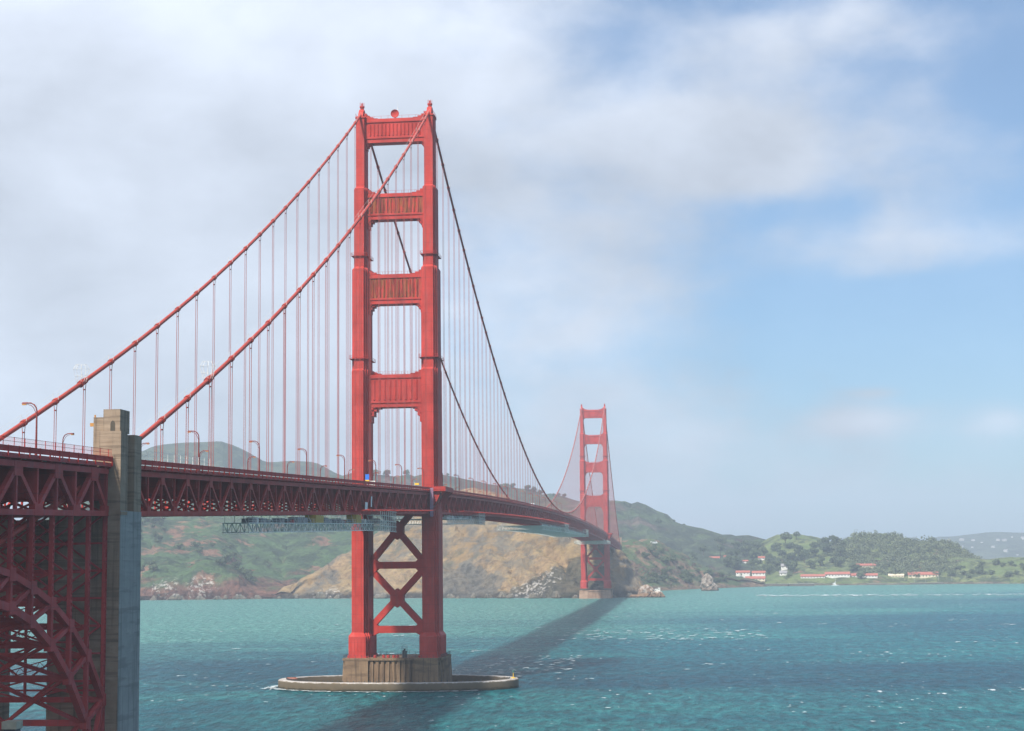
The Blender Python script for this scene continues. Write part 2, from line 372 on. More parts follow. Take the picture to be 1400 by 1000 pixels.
TERRAIN = {
 'green_headland': [[[-707,1334,-4],[-712,1359,34],[-854,1695,103],[-1030,2109,204]],[[-588,1359,-4],[-593,1383,23],[-689,1652,84],[-857,2123,195]],[[-564,1358,-4],[-569,1383,28],[-658,1641,84],[-828,2133,196]],[[-542,1362,-4],[-547,1386,33],[-625,1621,72],[-799,2142,195]],[[-514,1365,-4],[-519,1389,38],[-590,1611,67],[-763,2154,194]],[[-486,1369,-4],[-491,1393,39],[-560,1620,61],[-726,2166,192]],[[-465,1371,-4],[-471,1395,34],[-538,1627,51],[-698,2174,188]],[[-444,1375,-4],[-449,1399,19],[-515,1633,40],[-670,2182,183]],[[-408,1385,-4],[-413,1409,11],[-477,1654,34],[-614,2176,176]],[[-358,1395,-4],[-363,1420,11],[-426,1687,39],[-540,2174,165]],[[-302,1407,-4],[-308,1432,10],[-367,1721,54],[-460,2171,153]],[[-228,1421,-4],[-233,1446,9],[-285,1756,64],[-355,2171,144]]],
 'sea_cliff': [[[-418,1375,-4],[-419,1382,4],[-420,1388,4],[-422,1394,6]],[[-391,1372,-4],[-391,1379,6],[-396,1396,12],[-401,1416,19]],[[-351,1366,-4],[-353,1376,9],[-361,1410,23],[-371,1454,40]],[[-311,1357,-4],[-313,1368,9],[-325,1423,35],[-340,1491,63]],[[-272,1349,-4],[-275,1362,9],[-288,1431,44],[-309,1539,85]],[[-233,1344,-4],[-237,1357,9],[-251,1438,55],[-276,1580,110]],[[-195,1337,-4],[-199,1351,11],[-213,1444,66],[-240,1612,147]],[[-162,1330,-4],[-166,1342,11],[-180,1444,73],[-205,1627,151]],[[-129,1323,-4],[-133,1334,9],[-145,1433,75],[-168,1622,146]],[[-101,1316,-4],[-105,1327,10],[-116,1427,75],[-135,1606,135]],[[-82,1310,-4],[-86,1319,10],[-96,1419,74],[-112,1578,118]],[[-45,1298,-4],[-50,1308,14],[-57,1403,69],[-68,1532,107]],[[-14,1293,-4],[-19,1301,15],[-24,1385,64],[-31,1505,97]],[[10,1295,-4],[5,1303,15],[3,1352,50],[-2,1446,73]],[[26,1298,-4],[21,1303,15],[19,1337,39],[16,1407,63]],[[36,1300,-4],[31,1306,12],[30,1328,28],[29,1378,52]],[[46,1304,-4],[41,1308,8],[41,1323,19],[40,1358,35]],[[60,1309,-4],[55,1311,4],[55,1319,7],[55,1334,14]],[[78,1314,-4],[72,1315,0],[72,1319,2],[72,1327,4]]],
 'coastal_bluff': [[[-10,1536,-4],[-16,1561,20],[-23,1681,40],[-30,1805,70]],[[16,1558,-4],[9,1582,20],[5,1682,45],[1,1787,73]],[[34,1588,-4],[28,1613,14],[25,1698,44],[22,1788,74]],[[54,1619,-4],[47,1644,10],[46,1719,41],[44,1799,73]],[[74,1649,-4],[67,1674,8],[66,1744,38],[66,1819,72]],[[88,1680,-4],[81,1704,8],[81,1759,33],[81,1820,63]],[[105,1710,-4],[98,1735,9],[98,1780,25],[98,1830,51]],[[122,1740,-4],[115,1765,9],[115,1795,20],[115,1830,39]],[[140,1770,-4],[133,1795,8],[134,1815,17],[134,1840,30]],[[163,1799,-4],[155,1824,8],[156,1839,13],[156,1859,21]],[[191,1838,-4],[184,1864,7],[184,1874,10],[185,1889,14]],[[232,1877,-4],[224,1902,6],[224,1907,7],[225,1917,8]]],
 'far_ridge': [[[-503,1813,-4],[-516,1871,32],[-576,2104,88],[-662,2443,188]],[[-458,1823,-4],[-472,1882,32],[-527,2116,87],[-607,2456,208]],[[-425,1831,-4],[-438,1890,31],[-489,2124,93],[-565,2466,215]],[[-361,1844,-4],[-373,1903,31],[-418,2139,93],[-485,2482,213]],[[-301,1855,-4],[-312,1914,30],[-352,2151,92],[-409,2496,213]],[[-270,1860,-4],[-281,1919,30],[-318,2156,98],[-371,2502,212]],[[-232,1866,-4],[-243,1925,27],[-276,2163,97],[-324,2509,203]],[[-186,1872,-4],[-197,1931,26],[-225,2169,93],[-266,2517,192]],[[-117,1879,-4],[-127,1938,23],[-148,2177,90],[-180,2526,181]],[[-59,1884,-4],[-68,1943,20],[-85,2183,83],[-108,2532,166]],[[-13,1887,-4],[-22,1946,18],[-34,2186,78],[-50,2535,164]],[[16,1888,-4],[7,1948,15],[-2,2187,73],[-15,2537,161]],[[35,1888,-4],[27,1948,15],[20,2188,69],[10,2538,157]],[[63,1899,-4],[55,1959,12],[50,2189,64],[44,2539,140]],[[91,1910,-4],[83,1970,10],[82,2190,62],[80,2520,121]],[[112,1920,-4],[104,1980,9],[105,2190,56],[105,2510,111]],[[141,1930,-4],[134,1990,7],[136,2190,52],[140,2500,105]],[[171,1934,-4],[164,1994,6],[169,2189,45],[176,2489,93]],[[213,1938,-4],[206,1998,5],[214,2188,37],[226,2488,86]],[[234,1942,-4],[227,2002,5],[236,2187,32],[250,2467,78]],[[276,1945,-4],[270,2005,3],[281,2185,22],[298,2444,57]],[[345,1949,-4],[340,2010,3],[355,2179,11],[376,2418,25]]],
 'grassy_hill': [[[166,1944,-4],[158,1989,6],[161,2139,11],[165,2339,17]],[[195,1943,-4],[187,1989,7],[192,2139,17],[198,2338,37]],[[216,1943,-4],[208,1988,8],[214,2138,25],[223,2338,58]],[[234,1942,-4],[227,1987,9],[234,2137,32],[244,2337,74]],[[256,1941,-4],[249,1986,9],[258,2136,35],[269,2336,85]],[[282,1939,-4],[275,1985,10],[286,2134,37],[300,2334,84]],[[320,1936,-4],[313,1982,9],[326,2132,40],[342,2331,80]],[[344,1934,-4],[337,1980,9],[351,2129,42],[370,2329,73]],[[372,1932,-4],[366,1977,9],[381,2127,40],[402,2326,65]],[[411,1927,-4],[405,1973,7],[423,2122,33],[446,2321,50]],[[456,1922,-4],[450,1968,6],[470,2117,20],[496,2315,29]]],
 'wooded_hill': [[[296,1993,-4],[288,2024,5],[295,2124,7],[305,2263,14]],[[326,1991,-4],[317,2022,6],[326,2121,18],[337,2261,37]],[[346,1989,-4],[338,2020,7],[348,2120,26],[360,2259,59]],[[361,1988,-4],[353,2019,8],[363,2118,31],[377,2258,70]],[[389,1985,-4],[381,2016,9],[392,2116,36],[408,2255,81]],[[413,1982,-4],[405,2014,9],[417,2113,38],[434,2252,82]],[[440,1979,-4],[432,2010,9],[445,2110,38],[464,2248,80]],[[460,1977,-4],[452,2008,9],[465,2107,36],[485,2246,73]],[[479,1974,-4],[471,2005,9],[485,2104,35],[505,2243,68]],[[510,1969,-4],[502,2001,8],[518,2100,33],[540,2238,69]],[[531,1966,-4],[523,1998,8],[540,2096,31],[563,2234,61]],[[545,1964,-4],[538,1995,7],[554,2094,27],[578,2232,52]],[[560,1961,-4],[552,1993,7],[569,2092,22],[593,2229,40]],[[579,1958,-4],[572,1990,7],[589,2088,16],[614,2226,28]],[[607,1953,-4],[599,1985,5],[617,2083,12],[644,2221,18]]],
 'grassy_point': [[[445,1969,-4],[436,1995,6],[443,2049,6],[456,2159,5]],[[468,1965,-4],[460,1992,7],[467,2046,9],[482,2155,13]],[[490,1962,-4],[481,1989,6],[489,2043,14],[505,2152,23]],[[513,1959,-4],[504,1985,7],[513,2040,21],[530,2148,35]],[[535,1955,-4],[526,1982,7],[536,2036,24],[554,2145,43]],[[570,1949,-4],[561,1976,7],[571,2030,24],[591,2139,38]],[[607,1942,-4],[598,1970,7],[609,2023,25],[630,2131,40]],[[637,1936,-4],[628,1964,8],[640,2018,25],[662,2125,40]],[[690,1925,-4],[681,1953,7],[694,2006,26],[718,2113,42]]],
 'distant_shore_hill': [[[917,5336,-4],[919,5537,66],[960,5834,96],[1011,6231,74]],[[994,5325,-4],[999,5526,65],[1043,5823,95],[1100,6219,104]],[[1069,5313,-4],[1075,5515,65],[1122,5811,94],[1185,6206,118]],[[1150,5300,-4],[1158,5501,64],[1209,5797,93],[1278,6191,124]],[[1215,5288,-4],[1225,5489,63],[1280,5784,92],[1353,6178,129]],[[1257,5280,-4],[1268,5481,62],[1325,5776,91],[1401,6168,130]],[[1322,5267,-4],[1334,5468,61],[1394,5762,90],[1474,6154,126]],[[1444,5240,-4],[1459,5442,60],[1525,5734,88],[1614,6124,138]],[[1563,5212,-4],[1582,5413,58],[1654,5704,87],[1750,6093,118]]],
 'distant_headland': [[[-1169,2430,-4],[-1183,2479,92],[-1242,2617,171],[-1340,2847,262]],[[-1077,2467,-4],[-1090,2516,91],[-1145,2656,170],[-1236,2888,279]],[[-1023,2488,-4],[-1036,2536,91],[-1089,2677,170],[-1176,2911,293]],[[-994,2499,-4],[-1006,2547,90],[-1057,2688,170],[-1142,2923,301]],[[-977,2504,-4],[-989,2553,90],[-1040,2694,170],[-1124,2930,310]],[[-950,2514,-4],[-962,2563,90],[-1011,2704,170],[-1093,2941,318]],[[-909,2527,-4],[-921,2576,90],[-968,2718,170],[-1047,2956,323]],[[-848,2547,-4],[-859,2595,89],[-903,2739,170],[-977,2978,326]],[[-832,2551,-4],[-844,2600,89],[-887,2744,169],[-960,2983,322]],[[-806,2559,-4],[-818,2608,89],[-860,2752,169],[-931,2992,311]],[[-786,2565,-4],[-798,2613,89],[-839,2758,169],[-908,2998,300]],[[-758,2573,-4],[-769,2621,88],[-809,2766,169],[-875,3007,282]],[[-740,2577,-4],[-752,2626,88],[-791,2771,169],[-856,3012,278]],[[-720,2583,-4],[-731,2631,88],[-769,2777,169],[-833,3018,279]],[[-703,2587,-4],[-714,2636,88],[-751,2781,169],[-813,3023,280]],[[-663,2597,-4],[-674,2646,87],[-710,2792,168],[-769,3035,277]],[[-638,2603,-4],[-649,2652,87],[-683,2798,168],[-741,3041,266]],[[-616,2608,-4],[-627,2657,87],[-660,2803,168],[-716,3047,252]],[[-582,2616,-4],[-593,2664,87],[-625,2811,168],[-677,3055,236]],[[-523,2628,-4],[-533,2677,86],[-562,2824,167],[-610,3069,207]]],
}
BUILDINGS = [[195.3, 2028.4, 16.8, 22.4, 9.7, "red house"], [221.1, 2037.5, 15.2, 21.3, 11.0, "white house"], [213.1, 1977.8, 4.4, 31.2, 11.3, "hall"], [305.2, 1992.6, 4.6, 38.0, 8.4, "shed"], [344.1, 1994.5, 4.2, 39.1, 9.6, "shed"], [385.6, 1995.5, 3.8, 43.4, 8.4, "shed"], [394.4, 2054.8, 12.2, 35.1, 7.4, "shedhi"], [438.4, 2009.6, 3.6, 23.9, 6.7, "cream"], [480.0, 2004.0, 3.9, 46.5, 10.9, "barracks"], [151.6, 2189.4, 30.4, 19.0, 6.4, "cot"], [173.6, 2189.1, 27.6, 10.1, 6.4, "cot"], [205.0, 2188.2, 28.6, 10.0, 5.2, "cot"], [232.7, 2177.2, 28.4, 11.2, 6.4, "cot"], [266.0, 2075.3, 24.0, 12.0, 9.9, "cot2"], [260.5, 2025.6, 12.6, 11.8, 9.7, "cot2"], [425.0, 2091.8, 9.0, 22.5, 3.8, "cot"], [525.9, 2037.8, 4.8, 11.3, 3.7, "tent"]]
RIDGE_TREES = [[-256.7, 2497.8, 12.6], [-246.7, 2498.9, 16.2], [-235.3, 2500.2, 14.4], [-203.9, 2503.6, 14.4], [-192.4, 2504.7, 16.2], [-181.0, 2505.8, 14.4], [-153.9, 2508.3, 9.0], [-143.9, 2509.1, 10.8], [-132.4, 2510.1, 10.8], [-511.6, 2456.7, 14.4], [-497.6, 2459.5, 16.2], [-480.8, 2462.8, 19.8], [-461.1, 2466.6, 10.8], [-440.0, 2470.4, 16.2], [-380.5, 2480.5, 10.8], [-360.6, 2483.6, 9.0], [-320.9, 2489.5, 7.2], [79.6, 2519.5, 7.2], [99.2, 2519.7, 7.2]]
GROVE = [[118.0, 2166.7], [133.2, 2184.6], [162.8, 2211.3], [182.3, 2228.9], [190.8, 2174.6], [209.1, 2264.1], [225.0, 2245.5], [237.3, 2209.0], [244.6, 2154.6], [258.4, 2226.0], [257.4, 2117.9], [278.5, 2242.9], [282.2, 2143.6], [279.3, 2044.5], [297.5, 2205.7], [300.9, 2115.3], [319.6, 2168.1], [324.5, 2077.4], [342.4, 2175.3], [345.0, 2093.8], [362.9, 2236.8], [362.6, 2128.4], [379.3, 2199.2], [239.6, 2055.7], [271.5, 2072.1], [305.8, 2051.8], [342.1, 2229.5], [230.4, 2281.4], [299.9, 2277.7], [355.8, 2056.7]]
# ------------------------------------------------------------------ water
def water_mat():
    m, nt, b = mat_base('sea_water', 0.28, 0.06)
    geo = nt.nodes.new('ShaderNodeNewGeometry'); P = geo.outputs['Position']
    sx = nt.nodes.new('ShaderNodeSeparateXYZ'); nt.links.new(P, sx.inputs[0])
    big = nnoise(nt, 0.0022, 4, 0.55, vec=P, stretch=(0.55, 1.6, 1), loc=(0.35, 1.2, 0))
    med = nnoise(nt, 0.013, 6, 0.68, vec=P, stretch=(0.45, 1.2, 1))
    t = mth(nt, 'ADD', mth(nt, 'MULTIPLY', big, 0.62), mth(nt, 'MULTIPLY', med, 0.38))
    c = ramp(nt, t, [(0.41, (0.001, 0.078, 0.116)), (0.50, (0.002, 0.108, 0.136)), (0.60, (0.014, 0.176, 0.176))])
    # silty green water along the north-west shore
    u = mth(nt, 'ADD', mth(nt, 'MULTIPLY', sx.outputs[1], 0.0018), mth(nt, 'MULTIPLY', sx.outputs[0], -0.0030))
    u = mth(nt, 'ADD', u, mth(nt, 'MULTIPLY', mth(nt, 'SUBTRACT', t, 0.5), 3.5))
    silt = sstep(nt, u, 0.1, 1.7)
    c = mixc(nt, mth(nt, 'MULTIPLY', silt, 0.8), c, (0.085, 0.275, 0.225))
    near = sstep(nt, mth(nt, 'ADD', sx.outputs[1], mth(nt, 'MULTIPLY', mth(nt, 'SUBTRACT', big, 0.5), 900.0)), -260.0, 330.0)
    c = mixc(nt, near, mixc(nt, 1.0, c, (0.5, 0.58, 0.66), 'MULTIPLY'), c)      # darker, bluer water close to the south shore
    # chop: wave reflections and shade painted into the colour, crests lying north-south across the wind
    ch = nnoise(nt, 0.11, 6, 0.72, vec=P, stretch=(1.9, 0.70, 1), loc=(2, 9, 0))
    ch2 = nnoise(nt, 0.40, 4, 0.7, vec=P, stretch=(1.2, 0.40, 1), loc=(6, 1, 0))
    chop = mth(nt, 'ADD', mth(nt, 'MULTIPLY', ch, 0.6), mth(nt, 'MULTIPLY', ch2, 0.4))
    c = mixc(nt, 1.0, c, ramp(nt, chop, [(0.40, (0.30, 0.38, 0.44)), (0.50, (0.92, 0.95, 1.0)), (0.60, (2.6, 1.65, 1.6))]), 'MULTIPLY')
    # foam of breaking wave tops
    f1 = nnoise(nt, 0.30, 4, 0.62, vec=P, stretch=(0.75, 0.40, 1), loc=(11, 4, 0))
    f2 = nnoise(nt, 0.010, 4, 0.6, vec=P, stretch=(0.7, 1.6, 1), loc=(3, 8, 0))
    fo = sstep(nt, mth(nt, 'ADD', f1, mth(nt, 'MULTIPLY', mth(nt, 'SUBTRACT', f2, 0.5), 0.36)), 0.682, 0.715)
    c = mixc(nt, mth(nt, 'MULTIPLY', fo, 0.9), c, (0.80, 0.84, 0.84))
    nt.links.new(c, b.inputs['Base Color'])
    b.inputs['IOR'].default_value = 1.33
    w1 = nnoise(nt, 0.07, 4, 0.62, vec=P, stretch=(1.3, 0.6, 1))
    hh = mth(nt, 'ADD', mth(nt, 'MULTIPLY', w1, 5.0), mth(nt, 'ADD', mth(nt, 'MULTIPLY', ch, 4.5), mth(nt, 'MULTIPLY', ch2, 1.2)))
    bump(nt, b, hh, 1.0, 1.0)
    return m
def grid_obj(name, x0, x1, y0, y1, z, mat, nx=1, ny=1):
    mb = MB()
    vs = [(x0+(x1-x0)*i/nx, y0+(y1-y0)*j/ny, z) for j in range(ny+1) for i in range(nx+1)]
    mb.add(vs, [(j*(nx+1)+i, j*(nx+1)+i+1, (j+1)*(nx+1)+i+1, (j+1)*(nx+1)+i) for j in range(ny) for i in range(nx)])
    return mb.build(name, mat)
water = grid_obj('water', -12000, 12000, -2500, 16000, 0, water_mat(), 8, 8)
tag(water, kind='structure')

# ------------------------------------------------------------------ terrain
def cr(p0, p1, p2, p3, t):
    return 0.5*((2*p1)+(-p0+p2)*t+(2*p0-5*p1+4*p2-p3)*t*t+(-p0+3*p1-3*p2+p3)*t*t*t)
SURF = {}
def loft(name, cols, mat, step=8.0, amp=6.0, nscale=0.012, gully=0.0, back=500.0):
    A = np.array(cols, float)                     # columns x rows x 3
    # back of the hill: away from the camera and down
    ext = []
    for c in A:
        d = c[-1][:2]-np.array([CAM.x, CAM.y]); d /= np.linalg.norm(d)
        r1 = c[-1].copy(); r1[:2] += d*back*0.35; r1[2] *= 0.80
        r2 = c[-1].copy(); r2[:2] += d*back; r2[2] = -6
        ext.append([r1, r2])
    A = np.concatenate([A, np.array(ext)], axis=1)
    nc, nr = A.shape[:2]
    def sub(A, lens, axis):
        out = []
        n = A.shape[axis]
        for i in range(n-1):
            g = lambda k: np.take(A, min(max(k, 0), n-1), axis=axis)
            m = max(2, int(lens[i]/step))
            for k in range(m): out.append(cr(g(i-1), g(i), g(i+1), g(i+2), k/m))
        out.append(np.take(A, n-1, axis=axis))
        return np.stack(out, axis=axis)
    l0 = [np.linalg.norm(A[i+1, 1]-A[i, 1]) for i in range(nc-1)]
    A = sub(A, l0, 0)
    l1 = [np.max(np.linalg.norm(A[:, j+1]-A[:, j], axis=1)) for j in range(nr-1)]
    l1[-1] /= 5; l1[-2] /= 2
    A = sub(A, l1, 1)
    n0, n1 = A.shape[:2]
    verts = []
    for i in range(n0):
        for j in range(n1):
            x, y, z = A[i, j]
            v = Vector((x, y, z))*nscale
            k = min(1, max(0, (z+2)/25))
            dz = noise.fractal(v, 0.9, 2.1, 6)*amp*k
            if gully:
                g = 1-abs(noise.noise(Vector(((x+z*0.9)*0.020, y*0.006, z*0.003))))*2
                g2 = 1-abs(noise.noise(Vector(((x+z*0.7)*0.055, y*0.02, z*0.010))))*2
                dz -= (max(0, g)**3*gully+max(0, g2)**2*gully*0.4)*k
            nx = noise.fractal(v*2+Vector((31, 7, 3)), 0.9, 2.1, 4)*amp*0.8*k
            ny = noise.fractal(v*2+Vector((3, 71, 9)), 0.9, 2.1, 4)*amp*0.8*k
            verts.append((x+nx, y+ny, z+dz*0.6))
    mb = MB()
    mb.v = verts
    mb.f = [(i*n1+j, (i+1)*n1+j, (i+1)*n1+j+1, i*n1+j+1) for i in range(n0-1) for j in range(n1-1)]
    mb.m = [0]*len(mb.f)
    o = mb.build(name, mat, smooth=False)
    tag(o, kind='structure')
    SURF[name] = (np.array(verts).reshape(n0, n1, 3), n1)
    return o
T_ = TERRAIN
m_head = terrain_mat('headland_ground', (0.060, 0.105, 0.045), (0.088, 0.130, 0.056), (0.026, 0.044, 0.026), (0.20, 0.105, 0.070), (0.165, 0.082, 0.058), 0.10, 0.72, 32, guano=GUANO1, steep=(0.40, 0.62), patch=[((0.24, 0.125, 0.085), 0.56, 0.63, (5, 8, 1)), ((0.035, 0.058, 0.032), 0.55, 0.63, (25, 3, 7))])
m_cliff = terrain_mat('cliff_ground', (0.275, 0.190, 0.090), (0.34, 0.245, 0.130), (0.15, 0.125, 0.068), (0.32, 0.215, 0.115), (0.055, 0.045, 0.032), 0.55, 0.5, 10, 1.5, guano=GUANO2, spots=SPOTS2, patch=[((0.130, 0.120, 0.100), 0.45, 0.58, (3, 1, 2)), ((0.27, 0.17, 0.068), 0.52, 0.62, (17, 4, 2)), ((0.10, 0.092, 0.06), 0.56, 0.64, (31, 14, 8))])
m_bluff = terrain_mat('bluff_ground', (0.068, 0.105, 0.046), (0.105, 0.13, 0.060), (0.030, 0.048, 0.028), (0.22, 0.14, 0.10), (0.17, 0.12, 0.08), 0.40, 0.62, 8, steep=(0.5, 0.75), patch=[((0.23, 0.135, 0.10), 0.52, 0.60, (12, 5, 3))])
m_ridge = terrain_mat('ridge_ground', (0.068, 0.098, 0.050), (0.105, 0.125, 0.062), (0.034, 0.046, 0.034), (0.12, 0.095, 0.08), (0.17, 0.135, 0.10), 0.35, 0.9, 4, 0.7, steep=(0.5, 0.75))
m_grass = terrain_mat('pasture_ground', (0.115, 0.160, 0.058), (0.19, 0.21, 0.085), (0.034, 0.054, 0.030), (0.30, 0.17, 0.12), (0.17, 0.14, 0.10), 0.30, 0.66, 3, steep=(0.5, 0.75))
m_dist = terrain_mat('distant_ground', (0.065, 0.085, 0.055), (0.095, 0.115, 0.07), (0.035, 0.05, 0.035), (0.13, 0.11, 0.09), (0.15, 0.13, 0.11), 0.15, 0.7, 3, 0.5, steep=(0.4, 0.6))
loft('distant_headland', T_['distant_headland'], m_dist, 22, 7, 0.005)
loft('distant_shore_hill', T_['distant_shore_hill'], m_dist, 40, 14, 0.006)
loft('far_ridge', T_['far_ridge'], m_ridge, 14, 12, 0.008, 16)
loft('grassy_hill', T_['grassy_hill'], m_grass, 11, 6, 0.012, 5)
loft('wooded_hill', T_['wooded_hill'], m_grass, 12, 4, 0.012)
loft('grassy_point', T_['grassy_point'], m_grass, 9, 4, 0.015, 3)
loft('green_headland', T_['green_headland'], m_head, 8, 11, 0.011, 12)
loft('coastal_bluff', T_['coastal_bluff'], m_bluff, 6, 8, 0.016, 9)
loft('sea_cliff', T_['sea_cliff'], m_cliff, 4.5, 8, 0.015, 13)
def surf_point(name, u, v):
    """u along the hill 0..1, v from shore to ridge 0..1"""
    g, n1 = SURF[name]; n0 = g.shape[0]
    i = int(u*(n0-1)); j = int(v*(n1-1))
    return Vector(g[i, j])

# ------------------------------------------------------------------ bridge profile
YN = 1280.2
S = 15.24
XC = 13.72
def rail_z(y):
    if y < -343: return 67.2+0.02*(y+343)
    if y < 0: return 76.4+0.0268*y
    if y < YN: return 76.4+7.0*(1-((y-640.1)/640.1)**2)
    return 76.4-0.0268*(y-YN)
def cable_z(y):
    if y < 0:
        t = y/-343; return 226.5+0.465*y-40*t*(1-t)
    if y < YN: return 84+142.5*((y-640.1)/640.1)**2
    t = (y-YN)/343; return 226.5-0.465*(y-YN)-40*t*(1-t)
NODES = [1.94+S*k for k in range(-22, 107)]

bridge = empty('suspension_bridge', (0, 0, 0))
tag(bridge, 'long orange-red suspension bridge with two tall towers crossing the strait', 'bridge')

# --- towers
def plus(a, b, W_, bw, cx=0.0, cyy=0.0):
    m1, m2 = (a+W_)/2, (b+bw)/2
    q = [(a, b), (a, m2), (m1, m2), (m1, bw), (W_, bw)]
    pts = q[:]                                        # quadrant ++ going from front axis outward
    out = [(x, y) for x, y in q]                      # (+,+)
    out = [(a, b), (a, m2), (m1, m2), (m1, bw), (W_, bw)]
    ccw = []
    ccw += [(x, -y) for x, y in [(a, b), (a, m2), (m1, m2), (m1, bw), (W_, bw)]]
    ccw += [(x, y) for x, y in [(a, b), (a, m2), (m1, m2), (m1, bw), (W_, bw)]][::-1]
    ccw += [(-x, y) for x, y in [(a, b), (a, m2), (m1, m2), (m1, bw), (W_, bw)]]
    ccw += [(-x, -y) for x, y in [(a, b), (a, m2), (m1, m2), (m1, bw), (W_, bw)]][::-1]
    return [(x+cx, y+cyy) for x, y in ccw]
SEC = [  # z0, z1, a, b, W, bw
    (21.3, 122.0, 2.05, 8.0, 3.25, 5.0),
    (122.9, 162.3, 1.95, 6.9, 3.15, 4.5),
    (163.3, 194.7, 1.80, 5.5, 2.55, 3.6),
    (195.6, 223.4, 1.65, 3.9, 1.95, 2.4)]
BASE = (11.8, 19.8, 3.2, 10.0, 4.15, 6.6)
def leg_mesh(cx):
    mb = MB()
    mb.prism(plus(3.5, 10.4, 4.5, 7.0, cx), 11.8, 12.5)
    mb.prism(plus(*BASE[2:], cx), 12.5, BASE[1])
    mb.prism(plus(*BASE[2:], cx), BASE[1], 21.3, plus(*SEC[0][2:], cx))
    for i, s in enumerate(SEC):
        mb.prism(plus(*s[2:], cx), s[0], s[1])
        if i < 3: mb.prism(plus(*s[2:], cx), s[1], SEC[i+1][0], plus(*SEC[i+1][2:], cx))
    mb.prism(plus(1.9, 4.2, 2.2, 2.7, cx), 223.4, 224.0)
    # vertical ribs on the south and north faces
    for s in SEC[:3]:
        a, b = s[2], s[3]
        for sg in (-1, 1):
            for rx in (-0.55*a, 0.55*a):
                mb.box(cx+rx-0.09, cx+rx+0.09, sg*b-0.09, sg*b+0.09, s[0]+0.3, s[1]-0.3)
    for s in SEC:                                     # seams on the east and west faces
        for sg in (-1, 1):
            for ry in (-0.45*s[5], 0.45*s[5]):
                mb.box(cx+sg*s[4]-0.08, cx+sg*s[4]+0.08, ry-0.12, ry+0.12, s[0]+0.3, s[1]-0.3)
    for k in range(5):                                # flutes of the base block
        for sg in (-1, 1):
            mb.box(cx-2.6+k*1.3-0.16, cx-2.6+k*1.3+0.16, sg*10-0.12, sg*10+0.12, 12.6, BASE[1]-0.4)
            mb.box(cx+sg*4.15-0.12, cx+sg*4.15+0.12, -5+k*2.5-0.3, -5+k*2.5+0.3, 12.6, BASE[1]-0.4)
    return mb
def rot_leg(y): return y
def strut_mesh(z0, z1, wleg, brk_w, brk_h, nrib, top_fil=True, thick=2.6):
    """portal strut between the legs; corner brackets stepping down brk_h"""
    mb = MB(); xi = XC-wleg+0.4; t = thick
    mb.mi = 1; mb.box(-xi, xi, -t, t, z0+0.9, z1-1.1); mb.mi = 0
    mb.box(-xi, xi, -t-0.35, t+0.35, z1-1.5, z1-0.75)
    mb.box(-xi, xi, -t-0.1, t+0.1, z1-0.75, z1)
    mb.box(-xi, xi, -t-0.35, t+0.35, z0+1.6, z0+2.2)
    mb.box(-xi, xi, -t-0.05, t+0.05, z0, z0+1.599)
    h0, h1 = z0+2.9, z1-2.3; mb.mi = 1
    for sg in (-1, 1):
        yy = sg*t
        n = nrib; w = (2*xi-3.0)/n
        for k in range(n):
            x = -xi+1.5+w*k
            # chevron shaped pleats
            x0, x1, x2 = x+w*0.22, x+w*0.5, x+w*0.78
            mb.add([(x0, yy-sg*0.02, h0), (x1, yy+sg*0.40, h0), (x2, yy-sg*0.02, h0), (x0, yy-sg*0.02, h1), (x1, yy+sg*0.40, h1), (x2, yy-sg*0.02, h1)],
                   [(0, 1, 4, 3), (1, 2, 5, 4), (0, 2, 1), (3, 4, 5)])
    mb.mi = 0
    # stepped brackets (polygon in x,z)
    for sx_ in (-1, 1):
        n = 7
        for lay, (tt, kk) in enumerate(((t-0.5, 1.0), (t-0.05, 0.62))):
            pts = [(xi+0.5, z0+0.5)]
            for i in range(n+1):
                a = i/n
                x = xi-brk_w*kk*(1-math.sin(a*math.pi/2))
                z = z0-brk_h*kk*(1-math.cos(a*math.pi/2))
                if i: pts.append((x, pts[-1][1]))
                else: pts.append((x, z0+0.5))
                pts.append((x, z))
            pts.append((xi+0.5, pts[-1][1]))
            p2 = [(sx_*x, z) for x, z in pts]
            mb.prism_y(p2 if sx_ < 0 else p2[::-1], -tt, tt)
        # small fillet above the strut
        pts = [(xi+0.5, z1-0.3), (xi+0.5, z1+2.6), (xi-0.6, z1+2.6), (xi-0.6, z1+1.7), (xi-1.7, z1+1.7), (xi-1.7, z1+1.0), (xi-3.2, z1+1.0), (xi-3.2, z1+0.45), (xi-5.0, z1+0.45), (xi-5.0, z1-0.3)]
        p2 = [(sx_*x, z) for x, z in pts]
        mb.prism_y(p2 if sx_ > 0 else p2[::-1], -t+0.7, t-0.7)
    # hand rail on top
    for yy in (-t+0.1, t-0.1):
        for k in range(9):
            x = -xi+1+k*(2*xi-2)/8
            mb.box(x-0.04, x+0.04, yy-0.04, yy+0.04, z1, z1+1.15)
        mb.box(-xi+1, xi-1, yy-0.03, yy+0.03, z1+1.1, z1+1.16)
    return mb
def brace_mesh(zc, zlo, zhi):
    """X brace: crossing at zc, meeting the legs around zlo and zhi"""
    mb = MB(); xi = XC-3.0
    for i, (za, zb) in enumerate(((zlo, zhi), (zhi, zlo))):
        e = 0.02*i
        mb.bar((-xi-0.6, 0, za), (xi+0.6, 0, zb), 2.8-e, 2.3, side=(0, 1, 0))
    w = 2.6; hgt = 3.7
    mb.prism_y([(-w, zc-hgt/2), (0, zc-hgt), (w, zc-hgt/2), (w, zc+hgt/2), (0, zc+hgt), (-w, zc+hgt/2)][::1], -1.55, 1.55)
    return mb
